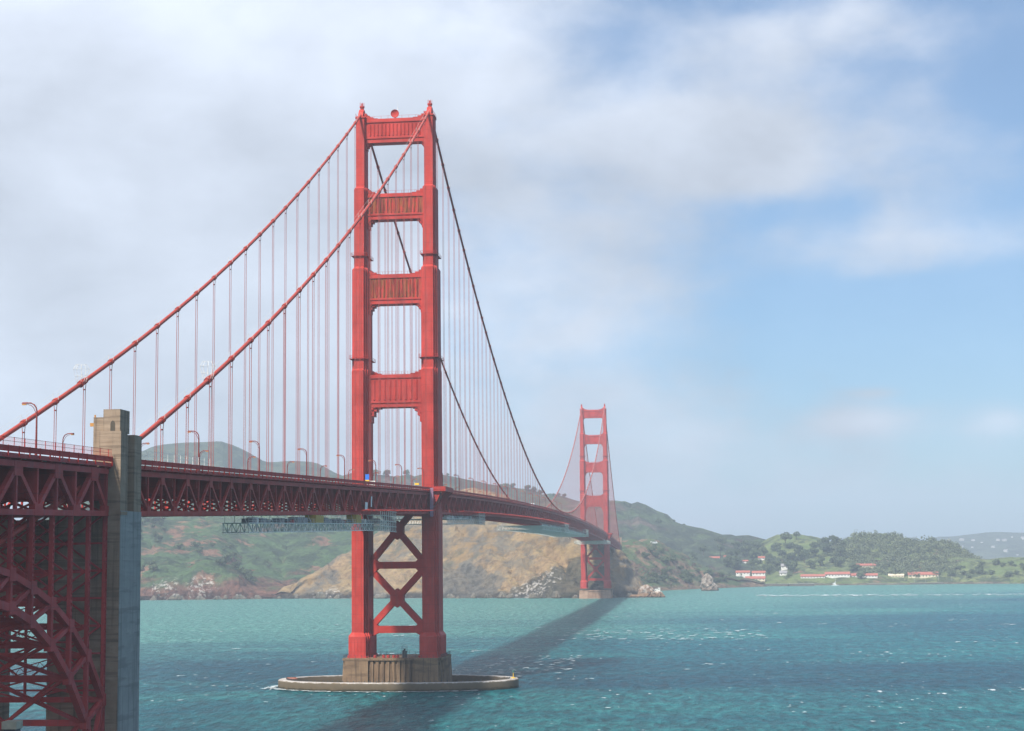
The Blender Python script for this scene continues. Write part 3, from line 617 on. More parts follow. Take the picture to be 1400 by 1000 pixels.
def gusset(mb, sx_, z0, z1, c=2.8, t=1.5):
    xo = XC-3.1; xi2 = xo-3.6
    pts = [(xo, z0-c), (xo-0.3, z0-c), (xi2, z0), (xi2, z1), (xo-0.3, z1+c), (xo, z1+c)]
    p2 = [(sx_*x, z) for x, z in pts]
    mb.prism_y(p2 if sx_ < 0 else p2[::-1], -t, t)
def horiz_mesh(z0, z1, up, dn, t=1.42):
    mb = MB(); xi = XC-3.0
    mb.box(-xi, xi, -t, t, z0, z1)
    for sx_ in (-1, 1):
        xo = xi+0.1; x2 = xo-3.4
        pts = [(xo, z0-dn), (xo-0.5, z0-dn), (x2, z0-0.02), (x2, z1+0.02), (xo-0.5, z1+up), (xo, z1+up)]
        p2 = [(sx_*x, z) for x, z in pts]
        mb.prism_y(p2 if sx_ < 0 else p2[::-1], -1.6, 1.6)
    return mb
def make_tower():
    tw = empty('tower', (0, 0, 0), bridge)
    for sx_ in (-1, 1):                                # saddle housings carry the cables over the tower tops
        mb = MB(); x = 0
        mb.prism_x([(-3.6, 224.0), (3.6, 224.0), (2.4, 226.2), (1.0, 227.6), (-1.0, 227.6), (-2.4, 226.2)], x-0.95, x+0.95)
        for dx in (-1.9, 1.9):
            for k in range(6):
                mb.box(x+dx-0.03, x+dx+0.03, -3.8+k*1.5, -3.74+k*1.5, 224.0, 225.2)
            mb.box(x+dx-0.04, x+dx+0.04, -3.9, 3.9, 225.15, 225.22)
        mb.build('saddle_housing', M['tower'], tw, loc=(sx_*XC, 0, 0))
    for sx_ in (-1, 1):
        leg_mesh(0).build('leg', M['tower'], tw, loc=(sx_*XC, 0, 0))
        b = MB(); b.tube([(0, 0, 227.6), (0, 0, 228.6)], 0.75, 8); b.tube([(0, 0, 228.6), (0, 0, 229.2)], 1.0, 8)
        for k in range(6):
            a = k*math.pi/3; b.box(0.85*math.cos(a)-0.05, 0.85*math.cos(a)+0.05, 0.85*math.sin(a)-0.05, 0.85*math.sin(a)+0.05, 229.2, 230.7)
        b.tube([(0, 0, 229.2), (0, 0, 230.4)], 0.3, 8)
        b.build('beacon', M['tower'], tw, loc=(sx_*XC, 0, 0))
        for zc, W_, bw in ((167.6, 2.75, 5.7), (126.8, 3.35, 7.1)):
            r = MB(); W2 = W_+0.5; b2 = bw+0.5
            r.box(-W2, W2, -b2, b2, zc-0.12, zc)
            for (x0, x1, y0, y1) in ((-W2, W2, -b2, -b2+0.06), (-W2, W2, b2-0.06, b2), (-W2, -W2+0.06, -b2, b2), (W2-0.06, W2, -b2, b2)):
                r.box(x0, x1, y0, y1, zc+1.0, zc+1.12); r.box(x0, x1, y0, y1, zc+0.45, zc+0.52)
            for k in range(5):
                for yy in (-b2, b2-0.08): r.box(-W2+k*(2*W2-0.08)/4, -W2+k*(2*W2-0.08)/4+0.08, yy, yy+0.08, zc, zc+1.0)
            r.build('access_walkway', M['steel'], tw, loc=(sx_*XC, 0, 0))
    strut_mesh(213.5, 223.2, 1.95, 3.4, 6.5, 14, thick=2.3).build('portal_strut', [M['tower'], M['tower']], tw)
    strut_mesh(182.4, 192.8, 2.55, 4.6, 9.0, 13, thick=2.6).build('portal_strut', [M['tower'], M['rusty']], tw)['label'] = 'portal strut with brown weathered panel'
    strut_mesh(148.6, 160.3, 3.15, 4.6, 9.5, 13, thick=2.9).build('portal_strut', [M['tower'], M['rusty']], tw)
    strut_mesh(107.9, 120.7, 3.25, 6.0, 15.5, 9, thick=3.2).build('portal_strut', [M['tower'], M['tower']], tw)
    brace_mesh(60.15, 46.65, 73.65).build('cross_brace', M['tower'], tw)
    brace_mesh(34.05, 22.0, 46.1).build('cross_brace', M['tower'], tw)
    horiz_mesh(45.3, 48.0, 3.0, 3.0).build('horizontal_brace', M['tower'], tw)
    horiz_mesh(20.7, 23.4, 3.0, 1.6).build('horizontal_brace', M['tower'], tw)
    horiz_mesh(72.0, 74.6, 0.2, 3.0, 1.3).build('horizontal_brace', M['tower'], tw)
    return tw
tower = make_tower()
tower['label'] = 'near south tower standing on the ringed pier'
tower2 = copy_tree(tower, bridge); tower2.location = (0, YN, 0)
tower2['label'] = 'far north tower standing at the foot of the cliff'
# clear the weathering from the far tower: its struts are evenly painted
for ch in tower2.children:
    if ch.data and len(ch.data.materials) > 1 and ch.data.materials[1] is M['rusty']:
        ch.data = ch.data.copy(); ch.data.materials[1] = M['tower']
        if 'label' in ch: del ch['label']

# --- main cables
def cable_pts(x, y0, y1, step):
    n = max(2, int((y1-y0)/step)); return [(x, y0+(y1-y0)*i/n, cable_z(y0+(y1-y0)*i/n)) for i in range(n+1)]
for sx_ in (-1, 1):
    x = sx_*XC
    mb = MB()
    for a, b in ((-349, 0), (0, YN), (YN, YN+343)):
        mb.tube(cable_pts(x, a, b, 12), 0.47, 12)
    # south of the pylon the cable dives below the roadway towards its anchorage
    xa = x-sx_*1.1
    mb.tube([(x, -349, cable_z(-349)), (xa, -352, 62.6), (xa, -386, 52.2), (xa, -470, 26.0)], 0.47, 10)
    for y in NODES:
        if -340 < y < YN+340 and abs(y) > 5 and abs(y-YN) > 5:
            z = cable_z(y); dz = (cable_z(y+0.5)-cable_z(y-0.5)); d = Vector((0, 1, dz)).normalized()*0.55; c = Vector((x, y, z))
            mb.tube([c-d, c+d], 0.66, 10)
    mb.build('main_cable', M['cable'], bridge, smooth=False)
    mb = MB()
    for off in (-0.55, 0.55):
        for a, b in ((-349, -4), (4, YN-4), (YN+4, YN+343)):
            pts = cable_pts(x+off, a, b, 14)
            mb.tube([(p[0], p[1], p[2]+1.55) for p in pts], 0.022, 4)
    for y in NODES:
        if -340 < y < YN+340:
            for off in (-0.55, 0.55): mb.box(x+off-0.03, x+off+0.03, y-0.03, y+0.03, cable_z(y), cable_z(y)+1.56)
    mb.build('hand_rope', M['grey'], bridge)

# --- hangers: four ropes at every other truss node
def hanger_mb(mb, x, y, thick=0.068, ropes=4):
    zt = cable_z(y)-0.2; zb = rail_z(y)-2.2
    if zt-zb < 1.2: return
    for dx in (-0.21, 0.21):
        mb.tube([(x+dx, y, zb), (x+dx, y, zt-1.6), (x+dx*1.7, y, zt)], thick, 5, caps=False)
hl = [(x, y) for y in NODES if -343 < y < YN+343 and abs(y) > 8 and abs(y-YN) > 8 for x in (XC, -XC)]
hl.sort(key=lambda p: (Vector((p[0], p[1], 80))-CAM).length)
for x, y in hl[:100]:
    mb = MB(); hanger_mb(mb, x, y)
    if mb.v:
        c = cable_z(y); mb.box(x-0.27, x+0.27, y-0.1, y+0.1, c-1.95, c-1.7) if c-rail_z(y) > 4 else None
        mb.build('hanger', M['rope'], bridge)
mb = MB()
for x, y in hl[100:]: hanger_mb(mb, x, y, 0.085)
tag(mb.build('hanger', M['rope'], bridge), kind='stuff')

# --- deck, trusses
def span(y0, y1, parent, steel, nodes, heavy=1.0, xtruss=XC, skip=None, names=('deck', 'stiffening_truss')):
    HP = S/2
    ys = []
    y = y0
    allp = sorted(nodes)
    # points every half panel
    full = []
    for n in allp:
        full += [n-HP, n]
    full = [q for q in full if y0 <= q <= y1]
    pts = [y0]+[q for q in full if q-y0 > 0.6 and y1-q > 0.6]+[y1]
    isnode = lambda q: any(abs(q-n) < 0.05 for n in allp)
    def strip(mb, x0, x1, a, b):
        """box section from rail-relative heights a (bottom) to b (top) along the span"""
        k = len(pts); vs = []
        for q in pts:
            r = rail_z(q+1e-6 if q == y0 else q-1e-6)
            vs += [(x0, q, r+a), (x1, q, r+a), (x1, q, r+b), (x0, q, r+b)]
        fs = [(3, 2, 1, 0), tuple((k-1)*4+i for i in range(4))]
        for i in range(k-1):
            for j in range(4):
                fs.append((i*4+j, i*4+(j+1) % 4, (i+1)*4+(j+1) % 4, (i+1)*4+j))
        mb.add(vs, fs)
    road = MB(); strip(road, -9.4, 9.4, -1.60, -1.35)
    dk = road.build(names[0], M['asphalt'], parent)
    wk = MB(); strip(wk, 9.41, 14.55, -1.50, -1.12); strip(wk, -14.55, -9.41, -1.50, -1.12); wk.build('sidewalk', M['walk'], dk)
    for sx_ in (-1, 1):
        rl = MB()
        strip(rl, sx_*14.82-0.07, sx_*14.82+0.07, -0.10, 0.0)
        strip(rl, sx_*14.82-0.025, sx_*14.82+0.025, -0.82, -0.101)
        strip(rl, sx_*14.82-0.06, sx_*14.82+0.06, -0.88, -0.821)
        q = y0
        while q < min(y1, 700):
            r = rail_z(q); rl.box(sx_*14.82-0.09, sx_*14.82+0.09, q-0.10, q+0.10, r-1.55, r+0.05); q += S/4
        rl.build('railing', M['rail'], dk)
        fb = MB()
        strip(fb, sx_*14.66-0.09, sx_*14.66+0.09, -1.75, -1.06)
        q = y0+1
        while q < min(y1, 500):
            r = rail_z(q); fb.box(min(sx_*13.9, sx_*14.7), max(sx_*13.9, sx_*14.7), q-0.09, q+0.09, r-1.95, r-1.5); q += S/4
        fb.build('fascia_beam', steel, dk)
    fb = MB()
    for q in pts[::1]:
        r = rail_z(q)
        fb.box(-14.5, 14.5, q-0.2, q+0.2, r-2.0, r-1.61)
        if not isnode(q): fb.box(-xtruss+0.3, xtruss-0.3, q-0.18, q+0.18, r-(7.5 if heavy > 1 else 4.6), r-2.0)
        else: fb.box(-xtruss+0.3, xtruss-0.3, q-0.18, q+0.18, r-6.0, r-2.0)
    for xs in (-7, -3.5, 0, 3.5, 7): strip(fb, xs-0.15, xs+0.15, -2.3, -1.61)
    fb.build('floor_beam', steel, dk)
    for sx_ in (-1, 1):
        x = sx_*xtruss; mb = MB(); w = 0.62*heavy
        strip(mb, x-w/2, x+w/2, -2.95, -2.02)
        strip(mb, x-w/2-0.01, x+w/2+0.01, -10.15, -9.25)
        for i, q in enumerate(pts):
            r = rail_z(q)
            mb.bar((x, q, r-9.3), (x, q, r-2.9), (0.34*heavy), 0.36*heavy)
            if isnode(q):
                mb.box(x-w/2-0.04, x+w/2+0.04, q-1.0*heavy, q+1.0*heavy, r-4.3, r-2.0)
            else:
                mb.box(x-w/2-0.04, x+w/2+0.04, q-1.0*heavy, q+1.0*heavy, r-10.17, r-8.4)
            if i+1 < len(pts):
                q2 = pts[i+1]; r2 = rail_z(q2)
                if isnode(q) or (not isnode(q2) and i+2 == len(pts)): mb.bar((x, q, r-2.9), (x, q2, r2-9.3), w*0.78, 0.55*heavy)
                else: mb.bar((x, q, r-9.3), (x, q2, r2-2.9), w*0.78, 0.55*heavy)
        mb.build(names[1], steel, parent)
    sw = MB()
    for i, q in enumerate(pts):
        r = rail_z(q); xt = xtruss-0.3
        sw.box(-xt, xt, q-0.16, q+0.16, r-10.0, r-9.4)
        if isnode(q) or q < 0:
            sw.bar((-xt, q, r-9.6), (0, q, r-3.8), 0.28, 0.4, side=(0,1,0)); sw.bar((xt, q, r-9.6), (0, q, r-3.8), 0.28, 0.4, side=(0,1,0))
        if i+1 < len(pts):
            q2 = pts[i+1]; r2 = rail_z(q2)
            for a in (-1, 1):
                if i % 2 == 0: sw.bar((a*xt, q, r-9.8), (0, q2, r2-9.8), 0.45, 0.3, side=(1,0,0))
                else: sw.bar((0, q, r-9.8), (a*xt, q2, r2-9.8), 0.45, 0.3, side=(1,0,0))
    sw.build('lateral_bracing', steel, parent)
    return dk
span(-337.9, -5.5, bridge, M['steel'], NODES)
span(5.5, YN-5.5, bridge, M['steel'], NODES)
span(YN+5.5, YN+343, bridge, M['steel'], NODES)
# deck through the tower portals, with the sidewalk bulging round the legs
for yc in (0, YN):
    r = rail_z(yc)
    mb = MB()
    mb.box(-9.35, 9.35, yc-5.5, yc+5.5, r-2.5, r-1.34)
    mb.build('deck', M['asphalt'], bridge)
    for sx_ in (-1, 1):
        mb = MB()
        def bx(x0, x1, *a): mb.box(min(sx_*x0, sx_*x1), max(sx_*x0, sx_*x1), *a)
        bx(14.9, 20.6, yc-10.2, yc+10.2, r-1.75, r-1.14)
        bx(20.5, 20.62, yc-10.2, yc+10.2, r-1.13, r+0.02)
        bx(14.95, 20.5, yc-10.25, yc-10.15, r-1.13, r+0.02)
        bx(14.95, 20.5, yc+10.15, yc+10.25, r-1.13, r+0.02)
        for yy in (-9, -3, 3, 9):                         # curved brackets below
            p = [(15.0, r-1.75), (20.4, r-1.75), (20.2, r-2.3), (18.6, r-3.6), (17.4, r-6.2), (16.9, r-9.2), (15.0, r-9.2)]
            p2 = [(sx_*a, b) for a, b in p]
            mb.prism_y(p2 if sx_ < 0 else p2[::-1], yc+yy-0.2, yc+yy+0.2)
        mb.build('tower_platform', M['steel'], bridge)
    mb = MB()
    for x in (-11.5, -9.6, 9.6, 11.5):
        mb.box(x-0.3, x+0.3, yc-5.5, yc+5.5, r-10.1, r-9.3)
    mb.build('stiffening_truss', M['steel'], bridge)
# safety net frame reaching out below the railing, east side
for (a, b) in ((-150, -22), (48, 640)):
    mb = MB(); y = a; prev = None
    while y <= b:
        z = rail_z(y)-8.7
        mb.bar((14.0, y, z-0.8), (19.4, y, z), 0.22, 0.22)
        if prev is not None:
            for xx in (19.4, 17.4, 15.6): mb.bar((xx, prev[0], prev[1]-(19.4-xx)*0.148), (xx, y, z-(19.4-xx)*0.148), 0.2, 0.2)
        prev = (y, z); y += S/2
    mb.build('safety_net', M['tower'], bridge)
# ------------------------------------------------------------------ concrete pylon
def make_pylon(name_y, label):
    root = empty('concrete_pylon', (0, name_y, 0))
    tag(root, label, 'pylon')
    y0, y1 = -5.2, 5.2
    for sx_ in (-1, 1):
        mb = MB()
        def bx(x0, x1, *a): mb.box(min(sx_*x0, sx_*x1), max(sx_*x0, sx_*x1), *a)
        bx(3.7 if sx_ > 0 else 7.4, 16.2, y0, y1, -3, 57.6)
        bx(12.3, 16.2, y0, y0+3.2, 57.6, 71.6)                # front mass
        bx(12.3, 16.2, y1-3.6, y1, 57.6, 71.4)                # rear mass
        bx(11.9, 15.1, y0+3.19, y1-3.59, 57.6, 71.3)          # between them, set back
        bx(12.9, 15.9, y0+0.25, y0+4.9, 71.4, 75.4)           # top block
        bx(10.9, 12.9, y0+0.9, y0+5.2, 57.6, 74.1)            # inner block beside the roadway
        bx(12.0, 16.4, y0-0.12, y0+3.0, 57.2, 57.75)
        for zz in (12, 24, 36, 48):                           # pour joints stand a little proud
            bx(3.65 if sx_ > 0 else 7.35, 16.25, y0-0.05, y1+0.05, zz, zz+0.18)
        bx(13.2, 13.5, y0-0.1, y0+0.3, 8, 56)
        mb.build('shaft', M['concrete'], root)
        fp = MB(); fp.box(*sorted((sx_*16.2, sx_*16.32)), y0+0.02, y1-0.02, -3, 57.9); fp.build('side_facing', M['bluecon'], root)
        # arched niche in the top block
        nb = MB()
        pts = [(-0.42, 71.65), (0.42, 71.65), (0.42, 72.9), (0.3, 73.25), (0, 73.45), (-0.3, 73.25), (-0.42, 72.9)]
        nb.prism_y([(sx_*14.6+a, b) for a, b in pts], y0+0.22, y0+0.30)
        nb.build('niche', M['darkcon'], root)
        fb = MB(); fb.box(*sorted((sx_*10.0, sx_*10.95)), y0+1.6, y0+2.0, 72.6, 73.2); fb.box(*sorted((sx_*10.7, sx_*10.95)), y0+1.7, y0+1.9, 73.0, 74.6)
        fb.build('lamp', M['lampy'], root)
    mb = MB()
    mb.box(-7.4, 3.7, y0+0.3, y1-0.3, 43.4, 56.5)
    for sx_ in (-1, 1):
        e_ = 3.7 if sx_ > 0 else 7.4; pts = [(e_, 43.4), (e_, 40.0), (e_-0.7, 42.0), (e_-2.0, 43.4)]
        p2 = [(sx_*a, b) for a, b in pts]
        mb.prism_y(p2 if sx_ < 0 else p2[::-1], y0+0.3, y1-0.3)
    mb.build('portal_wall', M['concrete'], root)
    return root
pyl = make_pylon(-341.4, 'tall tan concrete pylon with stepped top beside the near end of the bridge')
pyl2 = copy_tree(pyl); pyl2.location = (0, YN+349, 0); pyl2.rotation_euler = (0, 0, math.pi)
pyl2['label'] = 'small distant concrete pylon on the cliff behind the far tower'
mb = MB(); r = rail_z(-340); mb.box(-10.1, 10.1, -346.6, -336.3, r-2.0, r-1.35)
mb.build('deck', M['asphalt'], bridge)

# ------------------------------------------------------------------ steel arch over the shore
arch = empty('steel_arch_span', (0, -396, 0))
tag(arch, 'dark red steel arch span with lattice braces at the left edge', 'arch bridge')
ga = empty('tmp'); bpy.data.objects.remove(ga)
AY = [-346.9-7.62*i for i in range(14)]
def sym(l): return l+l[::-1]
TOPZ = sym([26.0, 33.8, 39.0, 42.8, 45.4, 47.5, 48.6]); LOWZ = sym([11.5, 22.9, 30.7, 36.4, 40.3, 42.6, 43.8])
class Rel: pass
def arch_parent(o): o.location = (0, 396, 0)
before = set(bpy.data.objects)
span(-446.0, -346.75, arch, M['arch'], [-353.2-S*k for k in range(0, 7)], heavy=1.5)
for sx_ in (-1, 1):
    x = sx_*XC
    mb = MB()
    for i in range(13):
        mb.bar((x, AY[i], TOPZ[i]), (x, AY[i+1], TOPZ[i+1]), 1.0, 1.05)
        mb.bar((x, AY[i], LOWZ[i]), (x, AY[i+1], LOWZ[i+1]), 1.05, 1.2)
        a, b = (i, i+1) if i < 6 else (i+1, i)
        if i == 6: a, b = 6, 7
        mb.bar((x, AY[a], TOPZ[a]), (x, AY[b], LOWZ[b]), 0.7, 0.65)
    for i in range(14):
        mb.bar((x, AY[i], LOWZ[i]), (x, AY[i], TOPZ[i]), 0.72, 0.7)
        mb.box(x-0.56, x+0.56, AY[i]-1.0, AY[i]+1.0, TOPZ[i]-1.0, TOPZ[i]+1.0)
        mb.box(x-0.58, x+0.58, AY[i]-0.95, AY[i]+0.95, LOWZ[i]-0.95, LOWZ[i]+0.95)
    mb.bar((x, AY[0], 2), (x, AY[0], LOWZ[0]), 0.9, 0.9)
    mb.bar((x, AY[0]-0.1, TOPZ[0]), (x, AY[1], LOWZ[1]-11), 0.8, 0.8)
    mb.build('arch_rib', M['arch'], arch)
    for i in range(14):
        cb = MB(); zb = rail_z(AY[i])-10.1
        # laced column: two plates with a row of holes between
        for d in (-0.26, 0.26):
            cb.box(x-0.33, x+0.33, AY[i]+d-0.07, AY[i]+d+0.07, TOPZ[i]+0.5, zb)
        z = TOPZ[i]+0.8
        while z < zb-0.8:
            cb.box(x-0.31, x+0.31, AY[i]-0.22, AY[i]+0.22, z, z+0.42); z += 0.95
        cb.box(x-0.31, x-0.22, AY[i]-0.22, AY[i]+0.22, TOPZ[i]+0.5, zb)
        cb.build('column', M['arch'], arch)
mb = MB()
xt = XC-0.5
for i in range(14):
    y = AY[i]
    for z, hh in ((TOPZ[i], 0.9), (LOWZ[i], 1.0)):
        mb.box(-xt, xt, y-0.3, y+0.3, z-hh/2, z+hh/2)
    # sway frames between the columns
    z = rail_z(y)-10.1
    lev = [z]
    while z-9.3 > TOPZ[i]+1: z -= 9.3; lev.append(z)
    lev.append(TOPZ[i])
    for a, b in zip(lev[:-1], lev[1:]):
        mb.box(-xt, xt, y-0.16, y+0.16, b-0.2, b+0.2)
        mb.box(-xt, xt, y-0.10, y+0.10, (a+b)/2-0.16, (a+b)/2+0.16)
        for p, q in ((-xt, 0), (0, xt)):
            mb.bar((p, y, a), (q, y, b), 0.26, 0.3, side=(0, 1, 0)); mb.bar((p, y, b), (q, y, a), 0.25, 0.3, side=(0, 1, 0))
    mb.bar((0, y, lev[0]), (0, y, lev[-1]), 0.4, 0.4)
    # cross bracing between the ribs
    mb.bar((-xt, y, TOPZ[i]), (0, y, LOWZ[i]), 0.35, 0.4, side=(0,1,0)); mb.bar((xt, y, TOPZ[i]), (0, y, LOWZ[i]), 0.35, 0.4, side=(0,1,0))
    if i < 13:
        for Zs, w in ((LOWZ, 0.75),):
            for p in (-xt, xt):
                mb.bar((p, y, Zs[i]), (0, AY[i+1], Zs[i+1]), w, 0.55, side=(0,1,0))
                mb.bar((0, y, Zs[i]), (p, AY[i+1], Zs[i+1]), w*0.9, 0.5, side=(0,1,0))
mb.build('sway_bracing', M['arch'], arch)
# laced struts: small zigzag angles
mb = MB()
for i in (2, 3, 4, 5, 6):
    y = AY[i]-3.8; zc = (LOWZ[i]+LOWZ[i+1])/2-0.3
    for s_ in (-1, 1):
        mb.bar((s_*xt, y+3.4, zc+1.2), (-s_*2, y-3.2, zc-3.4), 0.12, 0.12); mb.bar((s_*xt, y+3.4, zc+0.2), (-s_*2, y-3.2, zc-4.4), 0.12, 0.12)
        n = 22
        for k in range(n):
            t0, t1 = k/n, (k+1)/n; o1 = 1.2 if k % 2 else 0.2; o2 = 0.2 if k % 2 else 1.2
            P0 = Vector((s_*xt, y+3.4, zc)); P1 = Vector((-s_*2, y-3.2, zc-4.6))
            mb.bar(P0.lerp(P1, t0)+Vector((0, 0, o1)), P0.lerp(P1, t1)+Vector((0, 0, o2)), 0.07, 0.07)
mb.build('lattice_strut', M['arch'], arch)
mb = MB(); y = -425.0
while y < -347:
    z = rail_z(y); mb.box(14.78, 14.86, y-0.05, y+0.05, z, z+1.25); y += 3.81
for h_ in (0.62, 1.2): mb.bar((14.82, -425, rail_z(-425)+h_), (14.82, -347.2, rail_z(-347.2)+h_), 0.05, 0.05)
y = -425.0
while y < -347: mb.box(14.81, 14.83, y-0.012, y+0.012, rail_z(y)+0.02, rail_z(y)+1.2); y += 0.32
mb.build('fence', M['rail'], arch)
mb = MB(); y = -333.0
while y < -290:
    z = rail_z(y); mb.box(14.78, 14.86, y-0.04, y+0.04, z, z+1.6); y += 3.81
for h_ in (0.8, 1.55): mb.bar((14.82, -333, rail_z(-333)+h_), (14.82, -290.5, rail_z(-290.5)+h_), 0.04, 0.04)
mb.build('fence', M['grey'], bridge)
for o in set(bpy.data.objects)-before:
    if o.parent is arch: o.location = (0, 396, 0)
# brick fort roof and chimney below the arch
fort = empty('brick_fort', (0, -396, 0)); tag(fort, 'brick fort with a flat roof under the steel arch', 'fort')
mb = MB(); mb.box(-12, 12.6, -36, 44, -3, 13.5); mb.box(-12.4, 13.0, -36.4, 44.4, 13.5, 14.6)
mb.build('wall', simple('fort_brick', (0.30, 0.14, 0.09), 0.9, 0.2, 0.5), fort)
ch = empty('chimney', (12.4, -380, 14.6)); tag(ch, 'pale square chimney cap in front of the arch braces', 'chimney')
mb = MB(); mb.box(-0.9, 0.9, -0.9, 0.9, 0, 10.1); mb.build('stack', M['dark'], ch)
mb = MB(); mb.box(-1.15, 1.15, -1.15, 1.15, 10.1, 11.2); mb.build('cap', simple('chimney_cap', (0.42, 0.40, 0.30), 0.8, 0.2), ch)

# ------------------------------------------------------------------ piers and fender
def make_pier(y, label):
    root = empty('bridge_pier', (0, y, 0)); tag(root, label, 'pier')
    def outline(k):
        w, b = 18.9*k, 13.0*k
        front = [(-w, -b+1.8), (-w+0.9, -b+0.9), (-w+0.9, -b), (-9.0, -b), (-9.0, -b+1.1), (-8.2, -b+1.1)]
        x = -8.2
        while x < 8.0:
            front += [(x, -b+0.35), (x+1.15, -b+0.35), (x+1.15, -b+0.95), (x+2.05, -b+0.95)]; x += 2.05
        front += [(8.4, -b+0.95), (9.0, -b+0.95), (9.0, -b), (w-1.3, -b), (w-1.3, -b+2.2), (w-0.65, -b+2.2), (w-0.65, -b+5.4), (w, -b+5.4)]
        side = []
        y_ = -b+5.4
        for i in range(4):
            side += [(w, y_+1.6), (w-0.6, y_+1.6), (w-0.6, y_+2.6), (w, y_+2.6)]; y_ += 3.1
        return front+side+[(w, b-1), (w-1, b), (-w+1, b), (-w, b-1)]
    mb = MB(); mb.prism(outline(1.035), -3, 11.0, outline(1.0)); mb.build('pier_body', M['pier'], root)
    t = MB(); t.prism([(x*1.006, y_*1.006) for x, y_ in [(-18.9, -12), (-17.9, -13), (17.6, -13), (18.9, -11), (18.9, 12), (17.9, 13), (-17.9, 13), (-18.9, 12)]], 11.0, 11.8)
    t.build('cap_slab', M['pier'], root)
    rl = MB()
    for (x0, y0, x1, y1) in ((-18.5, -12.6, 18.2, -12.6), (18.5, -11, 18.5, 12), (-18.5, 12.6, 18.5, 12.6), (-18.6, -12, -18.6, 12)):
        n = 16
        for k in range(n+1):
            x = x0+(x1-x0)*k/n; yy = y0+(y1-y0)*k/n
            rl.box(x-0.05, x+0.05, yy-0.05, yy+0.05, 11.8, 13.0)
        for z in (12.35, 12.95): rl.bar((x0, y0, z), (x1, y1, z), 0.06, 0.06)
    rl.build('railing', M['dark'], root)
    return root
p1 = make_pier(0, 'brown fluted concrete pier carrying the near tower, inside the oval fender')
p2 = copy_tree(p1); p2.location = (0, YN, -2.5); p2['label'] = 'small distant concrete pier carrying the far tower at the foot of the cliff'
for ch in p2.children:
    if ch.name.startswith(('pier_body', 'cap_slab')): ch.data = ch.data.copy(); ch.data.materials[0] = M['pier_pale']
def ellipse_wall(a, b, t, z0, z1, n=144):
    mb = MB(); vs = []
    for i in range(n):
        th = 2*math.pi*i/n
        c, s_ = math.cos(th), math.sin(th)
        p = 0.93
        ex = lambda v: math.copysign(abs(v)**p, v)
        for (aa, bb, z) in ((a, b, z0), (a, b, z1-0.35), (a-0.35, b-0.35, z1), (a-t, b-t, z1), (a-t, b-t, z0)):
            vs.append((aa*ex(c), bb*ex(s_), z))
    fs = []
    for i in range(n):
        j = (i+1) % n
        for k in range(4): fs.append((i*5+k, j*5+k, j*5+k+1, i*5+k+1))
    mb.add(vs, fs); return mb
fe = empty('pier_fender', (0, 0, 0)); tag(fe, 'oval ring wall of pale topped concrete standing in the water round the near pier', 'fender')
ellipse_wall(46.6, 22.4, 3.2, -2.5, 3.3).build('ring_wall', M['fender'], fe)
mb = MB(); 
for k in range(60):
    th = math.pi*(1+k/60.0); x, y = 43.5*math.cos(th), 19.3*math.sin(th)
    mb.box(x-0.12, x+0.12, y-0.12, y+0.12, 3.3, 3.9)
mb.build('stanchion', M['dark'], fe)['kind'] = 'stuff'
nl = empty('navigation_light', (44.6, 0.5, 3.3)); tag(nl, 'small green and yellow light post at the right tip of the oval fender', 'light')
mb = MB(); mb.tube([(0, 0, 0), (0, 0, 2.2)], 0.14, 8); mb.tube([(0, 0, 0), (0, 0, 0.3)], 0.9, 8); mb.build('post', M['signyellow'], nl)
mb = MB(); mb.tube([(0, 0, 2.2), (0, 0, 3.0)], [0.35, 0.3], 8); mb.bar((0, 0, 2.4), (1.7, 0, 4.3), 0.08, 0.08); mb.build('lantern', M['green'], nl)
bo = empty('rescue_boat', (-41.3, -1.5, 3.3)); tag(bo, 'little brown boat lying upturned on the left tip of the oval fender', 'boat')
mb = MB(); mb.prism([(-2.4, 0), (-1.4, -0.8), (1.4, -0.8), (2.4, 0), (1.4, 0.8), (-1.4, 0.8)], 0, 0.7, [(-1.8, 0), (-1.1, -0.35), (1.1, -0.35), (1.8, 0), (1.1, 0.35), (-1.1, 0.35)])
mb.build('hull', simple('brown_boat', (0.22, 0.08, 0.05), 0.7, 0.2), bo)
mb = MB(); mb.box(-1.6, 1.6, -0.05, 0.05, 0.7, 0.85); mb.build('keel', M['dark'], bo)
# equipment on top of the near pier
dr = None
for k, x in enumerate((-3.6, -1.9, 0.3, 1.7, -7.0)):
    d = empty('steel_drum', (x, -9.5, 11.8))
    mb = MB(); mb.tube([(0, 0, 0), (0, 0, 1.0)], 0.62, 12); mb.tube([(0, 0, 0.3), (0, 0, 0.38)], 0.66, 12); mb.tube([(0, 0, 0.62), (0, 0, 0.70)], 0.66, 12); mb.build('barrel', M['tower'], d)
    mb = MB(); mb.tube([(0, 0, 1.0), (0, 0, 1.06)], 0.45, 10); mb.build('lid', M['rail'], d)
    tag(d, ['red drum on the near pier, second of the row from the left leg', 'red drum on the near pier, third of the row from the left leg', 'red drum on the near pier, fourth of the row from the left leg', 'red drum on the near pier closest to the dark fog horn', 'red drum on the near pier right beside the left leg'][k], 'drum', 'red drums on the pier top')
fh = empty('fog_horn', (4.3, -9.0, 11.8)); tag(fh, 'dark twin horn housing in a wire frame on top of the near pier', 'fog horn')
mb = MB(); mb.tube([(-0.45, 0, 0), (-0.45, 0, 2.8)], 0.42, 10); mb.tube([(0.45, 0, 0), (0.45, 0, 2.5)], 0.42, 10); mb.tube([(0, 0, 2.4), (0, 0, 3.4)], [0.25, 0.5], 10); mb.build('horn', M['dark'], fh)
mb = MB()
for a in (-0.95, 0.95):
    for b in (-0.95, 0.95): mb.bar((a, b, 0), (a, b, 4.3), 0.07, 0.07)
